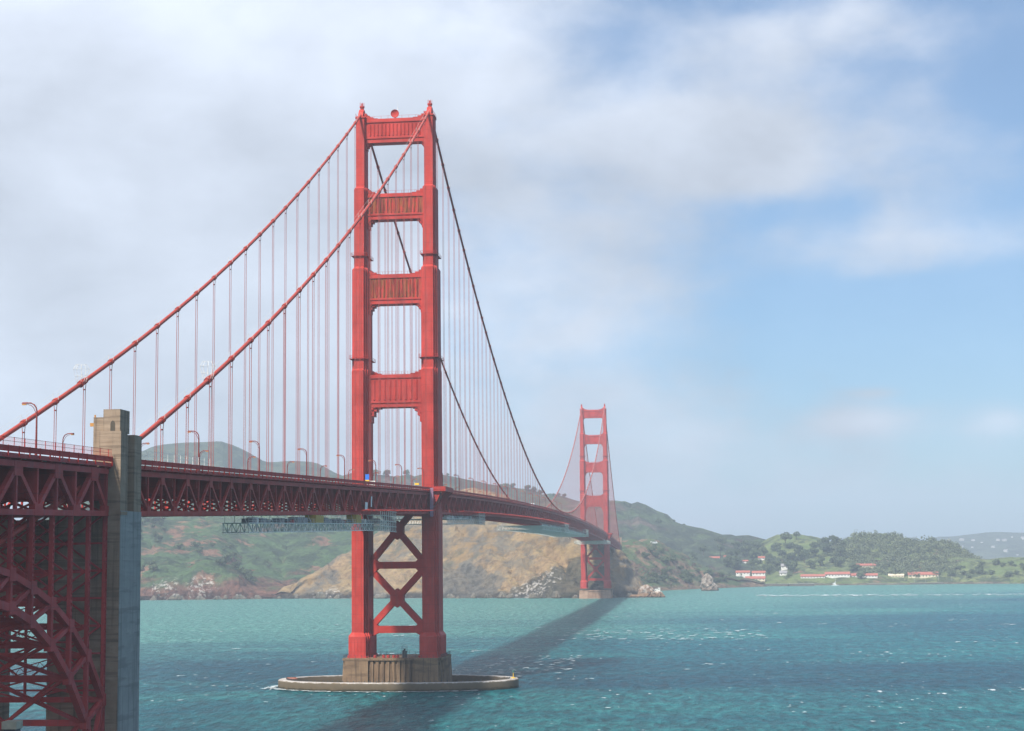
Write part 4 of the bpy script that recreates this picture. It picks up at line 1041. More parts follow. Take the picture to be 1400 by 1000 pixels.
for z in (2.2, 4.3):
    for a in (-0.95, 0.95): mb.bar((a, -0.95, z), (a, 0.95, z), 0.06, 0.06); mb.bar((-0.95, a, z), (0.95, a, z), 0.06, 0.06)
mb.bar((-0.95, -0.95, 4.3), (0, 0, 5.0), 0.05, 0.05); mb.bar((0.95, 0.95, 4.3), (0, 0, 5.0), 0.05, 0.05)
mb.build('cage', M['dark'], fh)
# dish and mast on the near tower's top strut
ds = empty('dish_antenna', (-0.2, -1.3, 223.2)); tag(ds, 'round red dish antenna on top of the near tower', 'antenna')
mb = MB(); vs = []; fs = []
prof = [(0.0, 0.35), (0.8, 0.25), (1.25, 0.05), (1.6, -0.25), (1.66, -0.25), (1.66, 0.15), (1.0, 0.8), (0.0, 0.95)]
n = 20
for r_, yy in prof:
    for j in range(n): a = 2*math.pi*j/n; vs.append((r_*math.cos(a), yy, 2.15+r_*math.sin(a)))
for i in range(len(prof)-1):
    for j in range(n): fs.append((i*n+j, (i+1)*n+j, (i+1)*n+(j+1) % n, i*n+(j+1) % n))
mb.add(vs, fs); mb.build('dish', M['tower'], ds, smooth=False)
mb = MB(); mb.bar((0, 0.8, 0), (0, 0.8, 2.2), 0.3, 0.3); mb.bar((-0.7, 1.2, 0), (0, 0.8, 1.4), 0.12, 0.12); mb.bar((0.7, 1.2, 0), (0, 0.8, 1.4), 0.12, 0.12); mb.build('stand', M['steel'], ds)
am = empty('antenna_mast', (0.6, 0.8, 223.2)); tag(am, 'thin pale whip mast rising behind the dish on the near tower', 'mast')
mb = MB(); mb.tube([(0, 0, 0), (0, 0, 4), (0, 0, 8)], [0.08, 0.06, 0.03], 6); mb.build('pole', M['grey'], am)
mb = MB(); mb.tube([(0, 0, 3.6), (0, 0, 5.2)], 0.12, 6); mb.build('aerial', M['white'], am)

# ------------------------------------------------------------------ street lamps on the bridge
def make_lamp():
    root = empty('street_lamp', (0, 0, 0))
    mb = MB(); mb.tube([(0, 0, 0), (0, 0, 0.5)], 0.24, 8); mb.tube([(0, 0, 0.5), (0, 0, 3.0), (0, 0, 6.6)], [0.18, 0.16, 0.13], 8, caps=True)
    mb.tube([(0, 0, 6.5), (0, 0, 6.9), (-0.12, 0, 7.4), (-0.45, 0, 7.85), (-0.95, 0, 8.1), (-1.6, 0, 8.12)], 0.11, 8)
    mb.tube([(0, 0, 6.2), (-0.3, 0, 6.9), (-0.55, 0, 7.4), (-0.95, 0, 7.75), (-1.5, 0, 7.9)], 0.05, 6)
    mb.build('pole', M['lamppost'], root)
    h = MB(); h.prism([(-2.4, -0.15), (-1.45, -0.2), (-1.45, 0.2), (-2.4, 0.15)], 8.0, 8.24, [(-2.3, -0.08), (-1.5, -0.12), (-1.5, 0.12), (-2.3, 0.08)])
    hd = h.build('lamp_head', M['lamppost'], root)
    g = MB(); g.prism([(-2.35, -0.13), (-1.7, -0.15), (-1.7, 0.15), (-2.35, 0.13)], 7.80, 7.99)
    g.build('lens', M['lampy'], hd)
    return root
ordn = ['first', 'second', 'third', 'fourth', 'fifth', 'sixth', 'seventh', 'eighth', 'ninth', 'tenth', 'eleventh', 'twelfth', 'thirteenth', 'fourteenth', 'fifteenth']
lamp = make_lamp(); used = False
def place_lamp(sx_, y, label):
    global used
    o = lamp if not used else copy_tree(lamp); used = True
    o.location = (sx_*14.35 if abs(y) > 15 else sx_*14.35, y, rail_z(y)-1.12); o.rotation_euler = (0, 0, 0 if sx_ > 0 else math.pi)
    tag(o, label, 'street lamp', 'curved street lamps along the bridge railings')
for sx_ in (1, -1):
    sd_ = 'near' if sx_ > 0 else 'far'
    if sx_ > 0: place_lamp(sx_, -377.9, 'tall lamp curving left over the rail at the left edge before the concrete pylon')
    for k in range(7):
        n_ = 6-k; y = -22.86-45.72*(6-k)
        place_lamp(sx_, y, f'{ordn[k]} curved lamp past the concrete pylon on the {sd_} railing, before the near tower')
    for k in range(14):
        y = 22.86+45.72*k
        if sx_ < 0 and k > 11: continue
        place_lamp(sx_, y, f'{ordn[k]} curved lamp beyond the near tower on the {sd_} railing of the main span')
    # short right-curving lamp on the far rail left of the pylon
place_lamp(-1, -342.9+45.72*0, 'lamp curving right over the far railing just left of the concrete pylon top')

# lane sign, warning sign
sg = empty('lane_sign', (-9.5, -11.5, rail_z(-11.5)-1.35)); tag(sg, 'blue and yellow road sign beside the left leg of the near tower', 'sign')
mb = MB(); mb.box(-0.08, 0.08, 0.05, 0.2, 0, 6.6); mb.build('post', M['grey'], sg)
mb = MB(); mb.box(-0.75, 0.75, -0.06, 0.04, 4.55, 6.7); mb.build('upper_panel', M['blue'], sg)
mb = MB(); mb.box(-0.75, 0.75, -0.06, 0.04, 3.6, 4.52); mb.build('lower_panel', M['signyellow'], sg)
wg = empty('warning_sign', (9.9, -12.5, rail_z(-12.5)-1.35)); tag(wg, 'low yellow warning board at the right leg of the near tower', 'sign')
mb = MB(); mb.box(-0.9, -0.8, 0.05, 0.15, 0, 3.2); mb.box(0.8, 0.9, 0.05, 0.15, 0, 3.2); mb.build('post', M['grey'], wg)
mb = MB(); mb.box(-0.8, 0.8, -0.05, 0.05, 2.3, 3.0); mb.build('panel', M['signyellow'], wg)

# wire cages on the cables
def cage(x, y, label):
    z = cable_z(y); root = empty('cable_cage', (x, y, z)); tag(root, label, 'cage', 'wire cages on the side span cables')
    mb = MB(); n = 10
    for k in range(n):
        a = 2*math.pi*k/n; c, s_ = math.cos(a), math.sin(a)
        mb.bar((1.0*c, 0.9*s_, 0.3), (1.7*c, 1.5*s_, 3.0), 0.04, 0.04); mb.bar((1.7*c, 1.5*s_, 3.0), (1.1*c, 1.0*s_, 4.0), 0.04, 0.04)
        c2, s2 = math.cos(a+2*math.pi/n), math.sin(a+2*math.pi/n)
        for r_, z_ in ((1.35, 1.6), (1.7, 3.0), (1.1, 4.0)): mb.bar((r_*c, r_*0.88*s_, z_), (r_*c2, r_*0.88*s2, z_), 0.04, 0.04)
    mb.build('wire_basket', M['grey'], root)
    mb = MB(); mb.tube([(0, -0.6, -0.28), (0, 0.6, 0.28)], 0.74, 10); mb.build('clamp', M['cable'], root)
cage(-XC, -289.5, 'faint wire cage on the far side-span cable, left of the pylon')
cage(XC, -289.5, 'faint wire cage on the near side-span cable, right of the pylon')

# ------------------------------------------------------------------ suspended maintenance platforms
def sheet_mat():
    m, nt, b = mat_base('mesh_sheet', 0.6, 0.3)
    nt.links.new(ramp(nt, nnoise(nt, 0.5, 4, 0.6), [(0.3, (0.20, 0.19, 0.15)), (0.7, (0.52, 0.49, 0.42))]), b.inputs['Base Color'])
    b.inputs['Alpha'].default_value = 0.36
    return m
M['sheet'] = sheet_mat()
def platform(y0, y1, x0, x1, label, drop=14.0, dep=2.1, clutter=True, enclosure=None, seed=1, floor=True, fw=1.0, sag=0.0):
    rnd = random.Random(seed)
    root = empty('maintenance_platform', (0, (y0+y1)/2, 0)); tag(root, label, 'platform', 'suspended work platforms under the deck')
    yc = (y0+y1)/2
    Zb = lambda y: rail_z(y)-drop-sag*(y-y0)/(y1-y0)
    fr = MB(); n = max(2, int((y1-y0)/(3.4 if fw == 1 else 9.0))); st = (y1-y0)/n
    for x in (x0, x1):
        for k in range(n):
            a, b = y0+k*st, y0+(k+1)*st
            for h in (0.0, dep): fr.bar((x, a-yc, Zb(a)+h), (x, b-yc, Zb(b)+h), 0.22*fw, 0.22*fw)
            fr.bar((x, a-yc, Zb(a)), (x, a-yc, Zb(a)+dep), 0.14, 0.14)
            if k % 2: fr.bar((x, a-yc, Zb(a)), (x, b-yc, Zb(b)+dep), 0.12, 0.12)
            else: fr.bar((x, a-yc, Zb(a)+dep), (x, b-yc, Zb(b)), 0.12, 0.12)
    for k in range(n+1):
        a = y0+k*st
        for h in (0.0, dep): fr.bar((x0, a-yc, Zb(a)+h), (x1, a-yc, Zb(a)+h), 0.14*fw, 0.14*fw)
    fr.build('frame', M['grey'], root)
    dk_ = MB()
    for k in range(n):
        a, b = y0+k*st, y0+(k+1)*st
        tgt = dk_ if floor else MB()
        if floor or k % 3 == 0: tgt.add([(x0+0.2, a-yc, Zb(a)+dep+0.1), (x1-0.2, a-yc, Zb(a)+dep+0.1), (x1-0.2, b-yc, Zb(b)+dep+0.1), (x0+0.2, b-yc, Zb(b)+dep+0.1)], [(0, 1, 2, 3)])
        if not floor and tgt.v: tgt.build('floor_panel', M['sheet'], root)
        if fw == 1 and k*st > 7:
            dk_.add([(x1-0.15, a-yc, Zb(a)+0.1), (x1-0.15, b-yc, Zb(b)+0.1), (x1-0.15, b-yc, Zb(b)+dep), (x1-0.15, a-yc, Zb(a)+dep)], [(0, 1, 2, 3)])
    if dk_.v: dk_.build('mesh_side', M['sheet'], root)
    if fw > 1: root['label'] = label
    hg = MB()
    k = y0
    while k <= y1:
        for x in (x0+0.4, x1-0.4): hg.bar((x, k-yc, Zb(k)+dep), (max(-13.5, min(13.5, x)), k-yc, rail_z(k)-10.0), 0.09, 0.09)
        k += S/2
    hg.build('suspension_rod', M['grey'], root)['kind'] = 'stuff'
    if clutter:
        y = y0+5
        c1, c2, c3, c4 = MB(), MB(), MB(), MB()
        for bx_ in range(max(1, int((y1-y0)/45))):
            pass
        y = y0+6
        while y < y1-5:
            l = rnd.uniform(1.5, 6); z = Zb(y)+dep+0.12; t = rnd.random(); top = rail_z(y)-10.3
            if t < 0.35: c1.box(x1-3.4, x1-0.8, y-yc, y-yc+l, z, z+rnd.uniform(0.6, 1.5))
            elif t < 0.55: c2.box(x1-3.2, x1-0.7, y-yc, y-yc+l*0.8, z, z+rnd.uniform(0.5, 1.3))
            elif t < 0.7: c3.box(x1-3.0, x1-0.9, y-yc, y-yc+l*0.5, z, z+rnd.uniform(0.5, 1.0))
            else:
                for q in range(3): c4.tube([(x1-1.5, y-yc+q*0.8, z+0.4+0.2*q), (x1-1.2, y-yc+2+q, z+0.6)], 0.25, 6)
            y += l+rnd.uniform(0.4, 3)
        for c, mm, nm in ((c1, M['greyroof'], 'tool_store'), (c2, M['grey'], 'tarpaulin'), (c3, M['steel'], 'paint_stock'), (c4, M['dark'], 'hose')):
            if c.v: c.build(nm, mm, root)
        c1, c2 = MB(), MB()
        z0 = Zb(y0)+dep
        rl_ = MB()
        for k in range(n+1):
            a = y0+k*st; rl_.bar((x1, a-yc, Zb(a)+dep), (x1, a-yc, Zb(a)+dep+1.1), 0.06, 0.06)
            if k < n:
                b = a+st
                for h in (0.55, 1.1): rl_.bar((x1, a-yc, Zb(a)+dep+h), (x1, b-yc, Zb(b)+dep+h), 0.05, 0.05)
        rl_.build('handrail', M['grey'], root)
    if enclosure:
        a, b = enclosure
        e = MB(); zz0, zz1 = Zb(a)-0.2, rail_z(a)-8.8
        e.add([(x1+2.2, a-yc, zz0), (x1+2.2, b-yc, zz0), (x1+2.2, b-yc, zz1), (x1+2.2, a-yc, zz1), (x1-2, a-yc, zz0), (x1-2, a-yc, zz1), (x1-2, b-yc, zz0), (x1-2, b-yc, zz1)],
              [(0, 1, 2, 3), (4, 0, 3, 5), (1, 6, 7, 2)])
        e.build('enclosure_sheet', M['sheet'], root)
        e = MB(); 
        for zz in (zz0, (zz0*3+zz1)/4, (zz0+zz1)/2, (zz0+3*zz1)/4, zz1):
            e.bar((x1+2.3, a-yc, zz), (x1+2.3, b-yc, zz), 0.12, 0.12); e.bar((x1-2, a-yc, zz), (x1+2.3, a-yc, zz), 0.12, 0.12)
        k = a
        while k <= b: e.bar((x1+2.3, k-yc, zz0), (x1+2.3, k-yc, zz1), 0.10, 0.10); k += 3.2
        e.build('scaffold', M['grey'], root)
    return root, Zb, dep
PY0 = -262
pf, Zb, dep = platform(PY0, -93, 9.0, 14.9, 'long grey work platform hung under the deck left of the near tower', enclosure=(-121, -94), seed=4, sag=1.3)
yc = (PY0-93)/2
for ya, l in ((-198, 9), (-147, 7.5)):
    mb = MB(); mb.box(12.0, 15.0, ya-yc, ya-yc+l, Zb(ya)+dep+0.12, rail_z(ya)-10.2); mb.build('yellow_container', M['yellow'], pf)
platform(30, 140, -14.6, 14.9, 'grey work platform with a wrapped end just right of the near tower', enclosure=(112, 134), seed=9)
platform(440, 655, -14.6, 15.5, 'longest grey work platform hung beneath the middle of the main span', enclosure=(600, 640), seed=12, drop=15.4, dep=2.6, floor=False, fw=1.15)
platform(625, 880, -15.0, 15.5, 'pale work platform beneath the far part of the main span', enclosure=(850, 880), seed=15, drop=15.0, dep=1.5, floor=False, fw=1.15)
platform(1195, 1262, -19, 19, 'pale work platform hung in front of the far tower', drop=13.4, dep=2.0, seed=21, floor=False, fw=1.3)
# wrapped steelwork at the near tower's right leg
cp = empty('containment_screen', (14.9, -9.5, 0)); tag(cp, 'pale purple screen panel hanging from the walkway at the near tower', 'screen')
mb = MB(); r = rail_z(-9.5)
mb.box(0.1, 0.35, -3.4, 1.6, r-11.2, r-0.4); mb.box(0.1, 1.4, -3.6, -3.45, r-11.2, r-0.4)
mb.build('panel', M['purple'], cp)
mb = MB()
for k in range(8): mb.box(0.36, 0.44, -3.4, 1.6, r-10.9+k*1.4, r-10.8+k*1.4)
mb.build('batten', M['grey'], cp)
gt = empty('green_tarpaulin', (18.4, -7.5, 0)); tag(gt, 'green sheet hanging under the walkway round the near tower leg', 'tarpaulin')
mb = MB(); vs = [];
for i in range(9):
    t = i/8; vs += [(-2.8+3.2*t**0.7, -2.6, r-7.6+5.6*t), (-2.8+3.2*t**0.7+0.3, 1.0, r-7.6+5.6*t+0.3)]
mb.add(vs, [(2*i, 2*i+2, 2*i+3, 2*i+1) for i in range(8)]); vs2 = [(x-0.15, y, z-0.1) for x, y, z in vs]
mb.add(vs2, [(2*i+1, 2*i+3, 2*i+2, 2*i) for i in range(8)])
mb.build('sheet', M['green'], gt); 
mb = MB(); mb.bar((-2.8, -2.6, r-7.6), (-2.8, 1.2, r-7.4), 0.12, 0.12); mb.bar((0.4, -2.6, r-2), (0.7, 1.2, r-1.8), 0.12, 0.12); mb.build('pole', M['grey'], gt)
for ya, za, w, h_, lb in ((-131, -7.6, 3.6, 2.4, 'square pale sheet tied to the truss left of the near tower'), (-122, -6.2, 1.4, 3.2, 'narrow pale sheet tied upright to the truss left of the near tower')):
    s_ = empty('dust_sheet', (14.3, ya, rail_z(ya)+za)); tag(s_, lb, 'sheet')
    mb = MB()
    for i in range(6):
        t0, t1 = i/6, (i+1)/6; f = lambda t: 0.12*math.sin(t*9)
        mb.add([(f(t0), w*t0, -h_/2), (f(t1), w*t1, -h_/2), (f(t1)+0.1, w*t1, h_/2), (f(t0)+0.1, w*t0, h_/2)], [(0, 1, 2, 3)])
    mb.build('cloth', M['white'], s_)
    mb = MB(); mb.bar((0.1, 0, h_/2), (0.1, w, h_/2), 0.08, 0.08); mb.build('rail', M['grey'], s_)

# ------------------------------------------------------------------ vehicles
def truck(x, y, label, cab_c, box_c, ln=7.0, hh=3.6):
    z = rail_z(y)-1.35
    root = empty('box_truck', (x, y, z)); tag(root, label, 'truck')
    b = MB(); b.box(-1.2, 1.2, -ln/2, ln/2-2.0, 0.9, hh); b.box(-1.1, 1.1, -ln/2, ln/2, 0.55, 0.89); b.build('cargo_box', box_c, root)
    c = MB(); c.prism_x([(ln/2-1.9, 0.9), (ln/2+0.1, 0.9), (ln/2+0.05, 1.6), (ln/2-0.5, 2.5), (ln/2-1.9, 2.6)], -1.1, 1.1); cb = c.build('cab', cab_c, root)
    g = MB(); g.add([(-1.0, ln/2+0.09, 1.65), (1.0, ln/2+0.09, 1.65), (1.0, ln/2-0.42, 2.45), (-1.0, ln/2-0.42, 2.45)], [(0, 1, 2, 3)]); g.build('windscreen', M['glass'], cb)
    for sx_ in (-1, 1):
        for yy in (-ln/2+1.3, ln/2-1.0):
            w = MB(); w.tube([(sx_*0.85, yy, 0.45), (sx_*1.15, yy, 0.45)], 0.45, 12); w.build('wheel', M['tyre'], root)
truck(6.5, 470, 'white box truck seen above the railing of the main span', M['white'], M['white'], 8.5, 4.0)
truck(6.5, 905, 'tiny white box truck on the far part of the main span near the far tower', M['white'], M['white'], 9, 4.2)
truck(3.0, -60, 'dark van just visible above the railing before the near tower', M['dark'], M['grey'], 6, 2.9)

# ------------------------------------------------------------------ far shore: buildings
def snapz(x, y, names):
    best = None
    for nme in names:
        g, n1 = SURF[nme]
        d = (g[:, :-25, 0]-x)**2+(g[:, :-25, 1]-y)**2 if g.shape[1] > 60 else (g[..., 0]-x)**2+(g[..., 1]-y)**2
        k = np.unravel_index(np.argmin(d), d.shape)
        if d[k] < 900 and (best is None or g[k][2] > best): best = float(g[k][2])
    return best
fd = Vector((-math.sin(yaw), math.cos(yaw), 0))
def building(x, y, z, w, h, kind, label):
    c = {'hall': (M['cream'], M['redroof']), 'shed': (M['wallwhite'], M['redroof']), 'shedhi': (M['cream'], M['redroof']), 'cream': (M['cream'], M['cream']), 'barracks': (M['cream'], M['redroof']),
         'red house': (M['wallwhite'], M['redroof']), 'white house': (M['wallwhite'], M['redroof']), 'cot': (M['wallwhite'], M['redroof']), 'cot2': (M['wallwhite'], M['greyroof']), 'tent': (M['white'], M['white'])}[kind]
    root = empty('tent' if kind == 'tent' else 'building', (x, y, z), rz=-0.12)
    tag(root, label, 'tent' if kind == 'tent' else 'building')
    dpt = min(14, w*0.55); wh = h*0.56
    m = MB(); m.box(-w/2, w/2, 0, dpt, -8, wh); 
    m.prism_x([(0.0, wh), (dpt, wh), (dpt/2, h-0.3)], -w/2, w/2)
    m.build('wall', c[0], root)
    rf = MB()
    rf.prism_x([(-0.7, wh-0.35), (dpt/2, h-0.05), (dpt/2, h+0.35), (-0.7, wh+0.1)], -w/2-0.6, w/2+0.6)
    rf.prism_x([(dpt+0.7, wh+0.1), (dpt/2+0.01, h+0.35), (dpt/2+0.01, h-0.05), (dpt+0.7, wh-0.35)], -w/2-0.6, w/2+0.6)
    rf.build('roof', c[1], root)
    nw = max(2, min(9, int(w/4.6)))
    if kind != 'tent':
        for k in range(nw):
            xx = -w/2+w*(k+0.5)/nw
            q = MB(); q.box(xx-0.7, xx+0.7, -0.06, 0.05, wh*0.38, wh*0.78); q.build('window', M['glass'], root)
LB = ['white house with a red roof, leftmost above the harbour hall', 'gabled white house with a red roof directly above the cream harbour hall', 'large cream hall with a red roof by the water',
      'leftmost third of the long white red-roofed waterfront sheds', 'middle third of the long white red-roofed waterfront sheds', 'rightmost third of the long white red-roofed waterfront sheds',
      'cream building with a taller red roof standing behind the right waterfront shed', 'low flat cream building between the sheds and the windowed barracks', 'cream barracks with a red roof and a row of dark windows near the right shore',
      'leftmost small white cottage on the wooded slope', 'second small white cottage from the left on the wooded slope', 'small white cottage above the red-roofed houses', 'small white cottage right of the red-roofed houses among trees',
      'upper grey-roofed white building among the harbour trees', 'lower grey-roofed white building among the harbour trees', 'low white cottage behind the cream flat building', 'small white tent by the right waterfront']
for (x, y, z, w, h, k), lb in zip(BUILDINGS, LB):
    sz = snapz(x, y, ['grassy_hill', 'far_ridge', 'wooded_hill', 'grassy_point'])
    if sz is not None and sz > z: z = sz
    h *= 0.66 if k in ('red house', 'white house', 'hall') else 0.82
    building(x, y, z, w, h, k, lb)
# houses on the distant hill across the bay
rnd = random.Random(5)
g, n1 = SURF['distant_shore_hill']
proto = None; k = 0
while k < 26:
    u = rnd.uniform(0.15, 0.85); v = rnd.uniform(0.12, 0.55)
    p = g[int(u*(g.shape[0]-1)), int(v*(g.shape[1]-1))]
    if p[2] < 15: continue
    if proto is None:
        proto = empty('hillside_house', (0, 0, 0))
        m = MB(); m.box(-8, 8, -6, 6, -8, 7); m.build('wall', M['hillhouse'], proto)
        m = MB(); m.prism_x([(-6.5, 7), (6.5, 7), (0, 10)], -8.5, 8.5); m.build('roof', M['greyroof'], proto)
        o = proto
    else: o = copy_tree(proto)
    o.location = p; o.rotation_euler = (0, 0, rnd.uniform(-0.6, 0.6)); s_ = rnd.uniform(0.45, 1.0); o.scale = (s_, s_, s_*0.9)
    tag(o, 'tiny pale house on the hazy hillside far beyond the right shore', 'house', 'pale houses on the distant hill')
    k += 1
# sea wall and quay
def wallseg(pts, w, z1, name, label, cat, mat):
    root = empty(name, (pts[0][0], pts[0][1], 0)); tag(root, label, cat)
    m = MB()
    for a, b in zip(pts[:-1], pts[1:]):
        m.bar((a[0]-pts[0][0], a[1]-pts[0][1], (z1-3)/2), (b[0]-pts[0][0], b[1]-pts[0][1], (z1-3)/2), w, z1+3, side=(0, 0, 1)) if False else m.bar((a[0]-pts[0][0], a[1]-pts[0][1], (z1-3)/2), (b[0]-pts[0][0], b[1]-pts[0][1], (z1-3)/2), z1+3, w, side=(0, 0, 1))
    m.build('wall', mat, root)
    c = MB()
    for a, b in zip(pts[:-1], pts[1:]): c.bar((a[0]-pts[0][0], a[1]-pts[0][1], z1+0.2), (b[0]-pts[0][0], b[1]-pts[0][1], z1+0.2), 0.38, w+0.6, side=(0, 0, 1))
    c.build('coping', M['greyroof'], root)
M['darkstone'] = simple('dark_stone', (0.12, 0.10, 0.08), 0.9, 0.35, 0.2)
wallseg([(150, 1935), (215, 1930), (262, 1905), (300, 1900)], 7, 3.2, 'quay', 'dark quay reaching into the water below the cream hall', 'quay', M['darkstone'])
wallseg([(262, 1945), (330, 1968), (420, 1985), (520, 2000), (640, 2030), (760, 2060)], 8, 2.6, 'sea_wall', 'long low sea wall along the right shore below the sheds', 'sea wall', M['darkstone'])
wallseg([(385, 1955), (440, 1950), (505, 1962)], 5, 1.8, 'breakwater', 'thin dark breakwater in the water right of the sheds', 'breakwater', M['darkstone'])

# ------------------------------------------------------------------ rocks
def rock(name, loc, prof, label, mat, seed, seg=28, rows=16, amp=0.22):
    """prof: list (height, rx, ry, dx)"""
    hs = [p[0] for p in prof]
    m = MB(); vs = []
    for j in range(rows+1):
        h = hs[0]+(hs[-1]-hs[0])*j/rows
        rx = np.interp(h, hs, [p[1] for p in prof]); ry = np.interp(h, hs, [p[2] for p in prof]); dx = np.interp(h, hs, [p[3] for p in prof])
        for i in range(seg):
            a = 2*math.pi*i/seg; v = Vector((math.cos(a)*2+seed, math.sin(a)*2, h*0.13))
            q = 1+noise.fractal(v, 1.0, 2.1, 5)*amp*2.2-amp*0.6*abs(noise.noise(v*2.3))
            vs.append((dx+rx*q*math.cos(a), ry*q*math.sin(a), h))
    fs = [(j*seg+i, j*seg+(i+1) % seg, (j+1)*seg+(i+1) % seg, (j+1)*seg+i) for j in range(rows) for i in range(seg)]
    fs.append(tuple(rows*seg+i for i in range(seg)))
    m.add(vs, fs); o = m.build(name, mat, None, loc=loc); tag(o, label, 'rock'); return o
def rockmat(name, a, b_, g=(0.75, 0.70, 0.66)):
    m, nt, b = mat_base(name, 0.9, 0.1)
    c = ramp(nt, nnoise(nt, 0.25, 6, 0.7), [(0.35, a), (0.65, b_)])
    tc = nt.nodes.new('ShaderNodeTexCoord'); sx = nt.nodes.new('ShaderNodeSeparateXYZ'); nt.links.new(tc.outputs['Object'], sx.inputs[0])
    f = mth(nt, 'MULTIPLY', sstep(nt, nnoise(nt, 0.22, 5, 0.7, loc=(4, 4, 4)), 0.46, 0.56), sstep(nt, sx.outputs[2], 3, 8))
    c = mixc(nt, mth(nt, 'MULTIPLY', f, 0.8), c, g)
    c = mixc(nt, mth(nt, 'SUBTRACT', 1.0, sstep(nt, sx.outputs[2], 0.4, 2.2)), c, (0.04, 0.03, 0.02))
    nt.links.new(c, b.inputs['Base Color']); return m
M['rock'] = rockmat('stack_rock', (0.09, 0.065, 0.05), (0.26, 0.20, 0.15), (0.38, 0.33, 0.28)); M['rock2'] = rockmat('point_rock', (0.14, 0.075, 0.045), (0.30, 0.19, 0.11), (0.5, 0.45, 0.4))
M['rock3'] = rockmat('shore_rock', (0.06, 0.055, 0.04), (0.20, 0.17, 0.13))
rock('sea_stack', (134.6, 1633, 0), [(-2, 12.5, 9, 0), (4, 11.5, 8, 0), (10, 9.2, 6, -0.2), (16, 6.8, 4, -0.5), (20, 4.6, 2.6, -0.8), (23, 2.4, 1.4, -1.0), (24, 1.3, 1, -1.2)], 'tall pointed pale rock standing alone in the water right of the far tower', M['rock'], 3.3)
rock('rock', (71, 1298, 0), [(-2, 8.5, 8, 0), (2, 8, 7, 0), (5, 6.5, 6, 0), (7, 5, 4, 0)], 'orange brown rock carrying the little white light station', M['rock2'], 8.1)
rock('rock', (58, 1308, 0), [(-2, 12, 9, 0), (3, 11, 8, 0), (8, 9, 6, 0), (13, 5, 4, 1), (15, 2, 2, 1)], 'brown hump of rock between the dark cliff foot and the light station', M['rock2'], 5.7)
rock('rock', (48, 1296, 0), [(-2, 9, 6, 0), (2, 8.5, 5.5, 0), (3.6, 7, 4, 0)], 'low flat tan ledge at the foot of the dark cliff', M['rock2'], 2.2)
ls = empty('light_station', (72, 1298, 6.6)); tag(ls, 'little white light station on the rock right of the far tower', 'building')
m = MB(); m.box(-3.4, 0.4, -2, 2, -1.5, 3.4); m.box(0.4, 3.2, -1.6, 1.6, -1.5, 5.0); m.build('wall', M['wallwhite'], ls)
m = MB(); m.prism_y([(-3.7, 3.4), (0.39, 3.4), (-1.6, 4.7)], -2.2, 2.2); m.box(0.2, 3.4, -1.8, 1.8, 5.0, 5.3); m.build('roof', M['greyroof'], ls)
m = MB(); m.box(-2.6, -1.8, -2.06, -1.99, 0.9, 2.2); m.box(1.3, 2.1, -1.66, -1.59, 2.4, 3.8); m.build('window', M['glass'], ls)
rnd = random.Random(11)
def shore_pt(name, i):
    g, n1 = SURF[name]
    col = g[i]; j = int(np.argmax(col[:, 2] > 0.0)); return col[j]
rk = rock('shore_rock', (0, 0, 0), [(-2, 6, 4, 0), (1, 5.5, 3.6, 0), (3, 4, 2.6, 0), (5.5, 1.6, 1.2, 0)], 'dark wave-washed rock at the foot of the brown cliffs', M['rock3'], 6.6, 16, 8, 0.3)
rk['group'] = 'dark rocks along the cliff foot'
firstrk = True
for nme in ('green_headland', 'sea_cliff'):
    g, n1 = SURF[nme]
    for k in range(26):
        i = int(g.shape[0]*(0.12+0.82*(k+rnd.random()*0.8)/26)); p = shore_pt(nme, min(i, g.shape[0]-1))
        o = rk if firstrk else rk.copy()
        if not firstrk: scene.collection.objects.link(o)
        firstrk = False
        o.location = (p[0]+rnd.uniform(-4, 4), p[1]+rnd.uniform(-8, 0), rnd.uniform(-1.5, 0)); o.rotation_euler = (0, 0, rnd.uniform(0, 6.3)); s_ = rnd.uniform(0.5, 1.7); o.scale = (s_, s_, s_*rnd.uniform(0.6, 1.3))
# surf along the cliff foot and round the fender
sf = MB()
def blob(x, y, rx, ry, z=0.05, rot=0.0):
    n = 10; pts = []
    for i in range(n):
        a = 2*math.pi*i/n; r_ = rnd.uniform(0.55, 1.1); dx, dy = rx*r_*math.cos(a), ry*r_*math.sin(a)
        pts.append((x+dx*math.cos(rot)-dy*math.sin(rot), y+dx*math.sin(rot)+dy*math.cos(rot), z))
    sf.add(pts, [tuple(range(n))])
zz = 0
for nme in ('green_headland', 'sea_cliff'):
    g, n1 = SURF[nme]
    for k in range(150):
        i = int((g.shape[0]-1)*rnd.uniform(0.1, 0.99)); p = shore_pt(nme, i)
        zz += 0.0007; blob(p[0]+rnd.uniform(-5, 5), p[1]-rnd.uniform(2, 9), rnd.uniform(2, 12), rnd.uniform(0.5, 2.2), 0.04+zz)
for k in range(190):
    th = rnd.uniform(math.pi*0.92, math.pi*1.75); q = rnd.uniform(1.025, 1.05)+rnd.expovariate(45)
    zz += 0.0007; blob(46.6*q*math.cos(th), 22.4*q*math.sin(th)-0.5, rnd.uniform(0.4, 2.2), rnd.uniform(0.15, 0.9), 0.04+zz)
for k in range(14):
    zz += 0.0007; blob(-48-rnd.expovariate(0.25), rnd.uniform(-9, 4), rnd.uniform(0.3, 1.1), rnd.uniform(0.3, 1.0), 0.04+zz)
for k in range(46):
    zz += 0.0007; blob(rnd.uniform(24, 48)*1.0, 1290+rnd.uniform(-42, -12)*1.0, 1, 0.4, 0.04+zz) if False else blob(rnd.uniform(-26, 60), YN-15-rnd.uniform(0, 6), rnd.uniform(1, 6), rnd.uniform(0.3, 1.2), 0.04+zz)
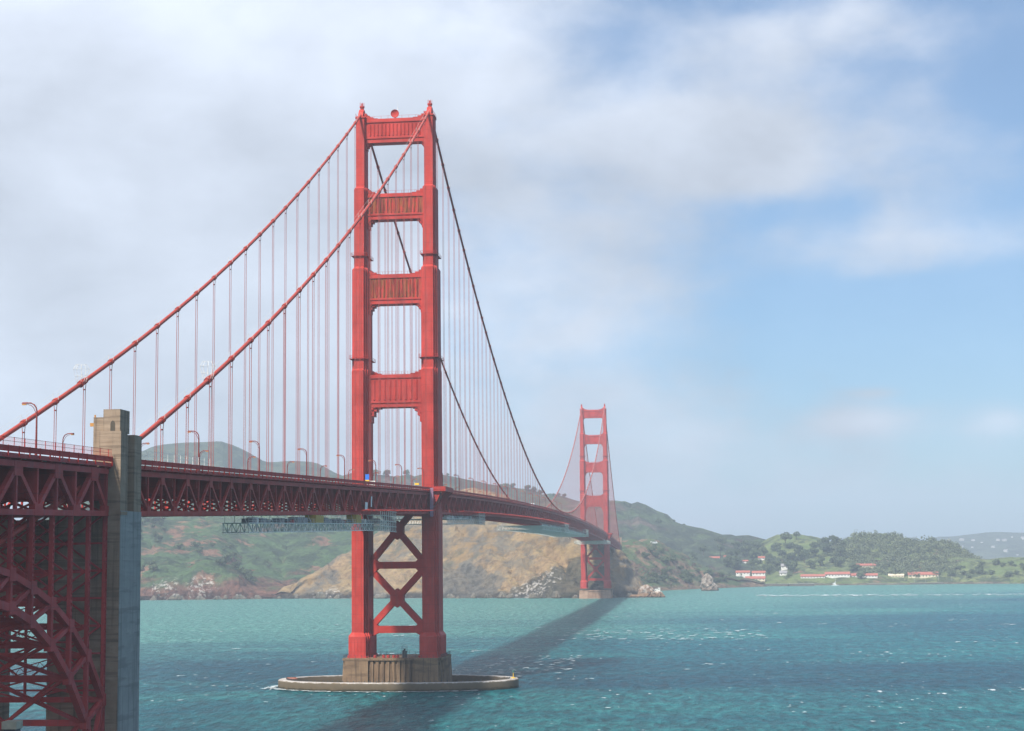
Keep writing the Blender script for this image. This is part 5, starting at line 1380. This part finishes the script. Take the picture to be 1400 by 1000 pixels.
for k in range(110):                                   # whitecaps scattered over the strait
    y_ = -120+rnd.random()**1.4*900; x_ = rnd.uniform(-150, 420)
    if abs(x_) < 52 and abs(y_) < 40: continue
    s_ = 1+max(0, y_+100)/500
    for q in range(rnd.choice((1, 1, 2, 3))):
        zz += 0.0003; blob(x_+rnd.uniform(-4, 4)*s_, y_+rnd.uniform(-5, 5), rnd.uniform(0.3, 1.3)*s_, rnd.uniform(0.3, 1.2)*s_, 0.05+zz)
for k in range(200):                                   # broken water along the far current line
    t = rnd.random(); x_ = 190+t*430+rnd.uniform(-6, 6); y_ = 1330-t*60+rnd.gauss(0, 22)
    zz += 0.0003; blob(x_, y_, rnd.uniform(1.5, 7), rnd.uniform(2, 7), 0.05+zz)
for k in range(90):
    zz += 0.0003; blob(rnd.uniform(30, 160), rnd.uniform(330, 470), rnd.uniform(0.8, 4), rnd.uniform(0.8, 2.5), 0.05+zz)
    zz += 0.0003; blob(rnd.uniform(20, 60), rnd.uniform(60, 190), rnd.uniform(0.5, 2.2), rnd.uniform(0.5, 1.5), 0.05+zz)
M['foam'] = simple('foam', (0.52, 0.58, 0.58), 0.9, 0.1, 1.0)

tag(sf.build('sea_foam', M['foam']), kind='stuff')

# ------------------------------------------------------------------ boats
sb = empty('sailboat', (333, 1911, 0)); tag(sb, 'white sailboat with bare mast off the red-roofed sheds', 'sailboat')
m = MB(); m.prism([(-5, -0.9), (3, -1.3), (6, 0), (3, 1.3), (-5, 0.9)], 0.0, 1.3, [(-5.3, -1.3), (3.2, -1.7), (7, 0), (3.2, 1.7), (-5.3, 1.3)]); m.box(-2.5, 2, -0.8, 0.8, 1.3, 2.0); m.build('hull', M['white'], sb)
m = MB(); m.tube([(0.6, 0, 1.3), (0.6, 0, 16)], 0.14, 6); m.tube([(0.6, 0, 2.8), (-4.4, 0, 2.9)], 0.12, 6); m.build('mast', M['white'], sb)
m = MB(); m.prism_y([(-4.2, 3.0), (0.4, 3.0), (0.4, 5.2), (-3.0, 3.5)], -0.2, 0.2); m.build('furled_sail', M['white'], sb)
mo = empty('motorboat', (592.7, 1971, 0)); tag(mo, 'small white motorboat trailing foam near the right shore', 'motorboat')
m = MB(); m.prism([(-5, -1.1), (3, -1.3), (6, 0), (3, 1.3), (-5, 1.1)], 0.0, 1.4, [(-5.2, -1.5), (3.2, -1.8), (7, 0), (3.2, 1.8), (-5.2, 1.5)]); m.build('hull', M['white'], mo)
m = MB(); m.prism_y([(-3, 1.4), (2.2, 1.4), (1.2, 3.2), (-2.6, 3.2)], -1.1, 1.1); m.build('cabin', M['white'], mo)
m = MB(); m.add([(1.0, -1.12, 3.0), (2.0, -1.12, 1.7), (-2.2, -1.12, 1.9), (-2.2, -1.12, 3.0)], [(0, 1, 2, 3)]); m.build('window', M['glass'], mo)
fl = empty('moored_yacht', (0, 0, 0)); 
m = MB(); m.prism([(-4, -0.8), (3, -1.1), (5, 0), (3, 1.1), (-4, 0.8)], 0.0, 1.2); m.build('hull', M['white'], fl)
m = MB(); m.tube([(0.4, 0, 1.2), (0.4, 0, 13)], 0.10, 5); m.build('mast', M['grey'], fl)
for k, (x, y) in enumerate([(428, 1969), (446, 1972), (461, 1969), (479, 1976), (500, 1980), (520, 1978), (543, 1985)]):
    o = fl if k == 0 else copy_tree(fl)
    o.location = (x, y, 0); o.rotation_euler = (0, 0, rnd.uniform(-0.8, 0.8)); s_ = rnd.uniform(0.8, 1.2); o.scale = (s_, s_, s_)
    tag(o, 'tiny moored yacht with a bare mast inside the breakwater right of the sheds', 'yacht', 'yachts moored by the right sea wall')
vw = empty('parked_van', (55, 1789, 71)); 

# ------------------------------------------------------------------ trees
def crown_mb(mb, cx, cyy, cz, rx, rz_, n, rnd, leaf):
    lobes = [(rnd.uniform(-0.55, 0.55)*rx, rnd.uniform(-0.55, 0.55)*rx, rnd.uniform(-0.45, 0.5)*rz_, rnd.uniform(0.35, 0.62)) for _ in range(6)]
    for k in range(n):
        l = rnd.choice(lobes); th = rnd.uniform(0, 2*math.pi); ph = math.acos(rnd.uniform(-0.7, 1)); q = rnd.uniform(0.75, 1.05)
        d = Vector((math.sin(ph)*math.cos(th), math.sin(ph)*math.sin(th), math.cos(ph)))
        c = Vector((cx+l[0]+d.x*rx*l[3]*q, cyy+l[1]+d.y*rx*l[3]*q, cz+l[2]+d.z*rz_*l[3]*q))
        nrm = (d+Vector((rnd.uniform(-.7, .7), rnd.uniform(-.7, .7), rnd.uniform(-.5, .7)))).normalized()
        a = nrm.orthogonal().normalized(); b = nrm.cross(a); t = rnd.uniform(0, 6.28)
        a, b = a*math.cos(t)+b*math.sin(t), b*math.cos(t)-a*math.sin(t)
        s_ = leaf*rnd.uniform(0.6, 1.3)
        mb.add([c-a*s_, c-b*s_*0.8, c+a*s_*0.9+nrm*0.2*s_, c+b*s_*0.7], [(0, 1, 2, 3)])
def make_tree(name, rx, rz_, hgt, n, leaf, seed):
    r_ = random.Random(seed); root = empty(name, (0, 0, 0))
    t = MB(); t.tube([(0, 0, -3), (0.2, 0, hgt*0.3), (0.1, 0.2, hgt*0.6)], [0.55, 0.4, 0.22], 6)
    for k in range(4):
        a = k*1.6+r_.random(); t.tube([(0.1, 0.1, hgt*(0.3+0.08*k)), (rx*0.5*math.cos(a), rx*0.5*math.sin(a), hgt*(0.5+0.08*k))], [0.22, 0.1], 5)
    t.build('trunk', M['bark'], root)
    c = MB(); crown_mb(c, 0, 0, hgt*0.60, rx, rz_, n, r_, leaf); c.build('crown', M['leaf'], root)
    return root
protos = [make_tree('tree', 6.5, 6.0, 12, 520, 0.85, 1), make_tree('tree', 5.5, 7.0, 14, 520, 0.8, 2), make_tree('tree', 8.0, 5.5, 11, 600, 0.9, 3)]
shrub_p = make_tree('shrub', 4.5, 3.2, 5, 320, 0.7, 4)
usedt = [False]*4
def put(kind, x, y, z, s_, label, group, cat='tree'):
    src = shrub_p if kind == 3 else protos[kind]
    o = src if not usedt[kind] else copy_tree(src); usedt[kind] = True
    o.location = (x, y, z); o.rotation_euler = (0, 0, rnd.uniform(0, 6.28)); o.scale = (s_*rnd.uniform(0.9, 1.15), s_*rnd.uniform(0.9, 1.15), s_)
    tag(o, label, cat, group)
for (x, y, h_) in RIDGE_TREES:
    z = snapz(x, y, ['far_ridge'])
    if z is not None: put(rnd.randrange(3), x, y, z-3.5, h_/13*1.0, 'dark bushy tree standing on the skyline of the ridge behind the bridge', 'trees on the ridge skyline')
for (x, y) in GROVE:
    z = snapz(x, y, ['grassy_hill', 'far_ridge', 'wooded_hill'])
    if z is not None: put(rnd.randrange(3), x, y, z-1.0, rnd.uniform(1.0, 1.7), 'dark green tree in the grove around the harbour houses', 'trees of the harbour grove')
def lerp_pt(g, u, v):
    a = u*(g.shape[0]-1); b = v*(g.shape[1]-1); i = min(int(a), g.shape[0]-2); j = min(int(b), g.shape[1]-2); a -= i; b -= j
    return (g[i, j]*(1-a)+g[i+1, j]*a)*(1-b)+(g[i, j+1]*(1-a)+g[i+1, j+1]*a)*b
def scatter(name, n, u0, u1, v0, v1, kind, smin, smax, label, group, cat):
    k = 0; tries = 0
    while k < n and tries < 3000:
        tries += 1
        u, v = rnd.uniform(u0, u1), rnd.uniform(v0, v1); p = Vector(lerp_pt(SURF[name][0], u, v))
        if p.z < 8 or noise.noise(Vector((p.x*0.006, p.y*0.006, 3))) < 0.02: continue
        put(kind if kind == 3 else rnd.randrange(3), p.x, p.y, p.z-0.6, rnd.uniform(smin, smax), label, group, cat); k += 1
scatter('green_headland', 34, 0.10, 0.38, 0.30, 0.50, 0, 0.7, 1.2, 'dark green tree on the upper left slope below the truss', 'trees on the left headland slope', 'tree')
scatter('green_headland', 70, 0.10, 0.55, 0.10, 0.50, 3, 0.6, 1.6, 'dark round shrub scattered on the left headland', 'shrubs on the left headland', 'shrub')
scatter('coastal_bluff', 55, 0.25, 0.95, 0.10, 0.55, 3, 0.5, 1.5, 'dark shrub on the bluff right of the far tower', 'shrubs on the coastal bluff', 'shrub')
scatter('grassy_hill', 45, 0.05, 0.9, 0.1, 0.55, 3, 0.7, 2.0, 'dark shrub dotted over the grassy hill behind the harbour', 'shrubs on the grassy hill', 'shrub')
scatter('grassy_point', 40, 0.1, 0.95, 0.1, 0.6, 3, 0.6, 1.6, 'dark shrub on the low grassy point at the right edge', 'shrubs on the grassy point', 'shrub')
scatter('far_ridge', 45, 0.60, 0.97, 0.25, 0.6, 0, 0.9, 1.9, 'dark tree on the big ridge right of the far tower', 'trees on the big ridge', 'tree')
# dense wood on the round hill
rw = random.Random(77); mb = MB(); g, n1 = SURF['wooded_hill']
for k in range(1500):
    u = rw.uniform(0.05, 0.94); v = rw.uniform(0.02, 0.62)
    p = lerp_pt(g, u, v)
    if p[2] < 11: continue
    if u > 0.62 and v < 0.30*(u-0.62)/0.3: continue
    r_ = rw.uniform(4.5, 8.0); hh = rw.uniform(4, 8)
    crown_mb(mb, p[0], p[1], p[2]+hh*0.6, r_, hh, 56, rw, 1.3)
tag(mb.build('woodland', M['leaf2']), kind='stuff')
mb = MB(); g, n1 = SURF['grassy_hill']
for k in range(900):
    u = rw.uniform(0.0, 0.80); v = rw.uniform(0.05, 0.42)
    p = lerp_pt(g, u, v)
    if p[2] < 9 or (p[0] > 270 and p[1] < 2125) or (abs(p[0]-215) < 45 and p[1] < 2060): continue
    if noise.noise(Vector((p[0]*0.012, p[1]*0.012, 4))) < -0.12+0.5*max(0, v-0.25): continue
    r_ = rw.uniform(3, 5.5); hh = rw.uniform(3, 6)
    crown_mb(mb, p[0], p[1], p[2]+hh*0.6, r_, hh, 46, rw, 1.1)
tag(mb.build('grove', M['leaf2']), kind='stuff')
mb = MB(); g, n1 = SURF['far_ridge']
for k in range(520):
    u = rw.uniform(0.62, 0.99); v = rw.uniform(0.04, 0.35)
    p = lerp_pt(g, u, v)
    if p[2] < 6 or noise.noise(Vector((p[0]*0.005, p[1]*0.005, 9))) < -0.05: continue
    r_ = rw.uniform(4, 7); hh = rw.uniform(3, 7)
    crown_mb(mb, p[0], p[1], p[2]+hh*0.6, r_, hh, 50, rw, 1.3)
tag(mb.build('scrubland', M['leaf2']), kind='stuff')
bpy.data.objects.remove(vw)
z = snapz(55, 1789, ['coastal_bluff']) or 70
vn = empty('parked_van', (57, 1800, z+0.2), rz=0.3); tag(vn, 'white van parked on top of the coastal bluff right of the far pylon', 'van')
m = MB(); m.prism_y([(-5, 0.6), (5, 0.6), (5.1, 1.9), (3.8, 3.4), (-5, 3.5)], -1.4, 1.4); m.build('body', M['white'], vn)
for xx in (-3.2, 3.2):
    m = MB(); m.tube([(xx, -1.5, 0.55), (xx, 1.5, 0.55)], 0.55, 12); m.build('wheel', M['tyre'], vn)
m = MB(); m.add([(-4.5, -1.42, 2.1), (3.6, -1.42, 2.1), (3.1, -1.42, 3.1), (-4.5, -1.42, 3.1)], [(0, 1, 2, 3)]); m.build('window', M['glass'], vn)

# ------------------------------------------------------------------ haze
hz = MB(); hz.box(-9600, 9600, -1500, 10500, -8, 420)
m = bpy.data.materials.new('haze_air'); m.use_nodes = True; nt = m.node_tree; nt.nodes.clear()
pv = nt.nodes.new('ShaderNodeVolumePrincipled'); out = nt.nodes.new('ShaderNodeOutputMaterial'); nt.links.new(pv.outputs[0], out.inputs['Volume'])
pv.inputs['Color'].default_value = (0.72, 0.85, 1.0, 1); pv.inputs['Density'].default_value = HAZE
pv.inputs['Anisotropy'].default_value = 0.0
o = hz.build('haze', m); tag(o, kind='stuff')
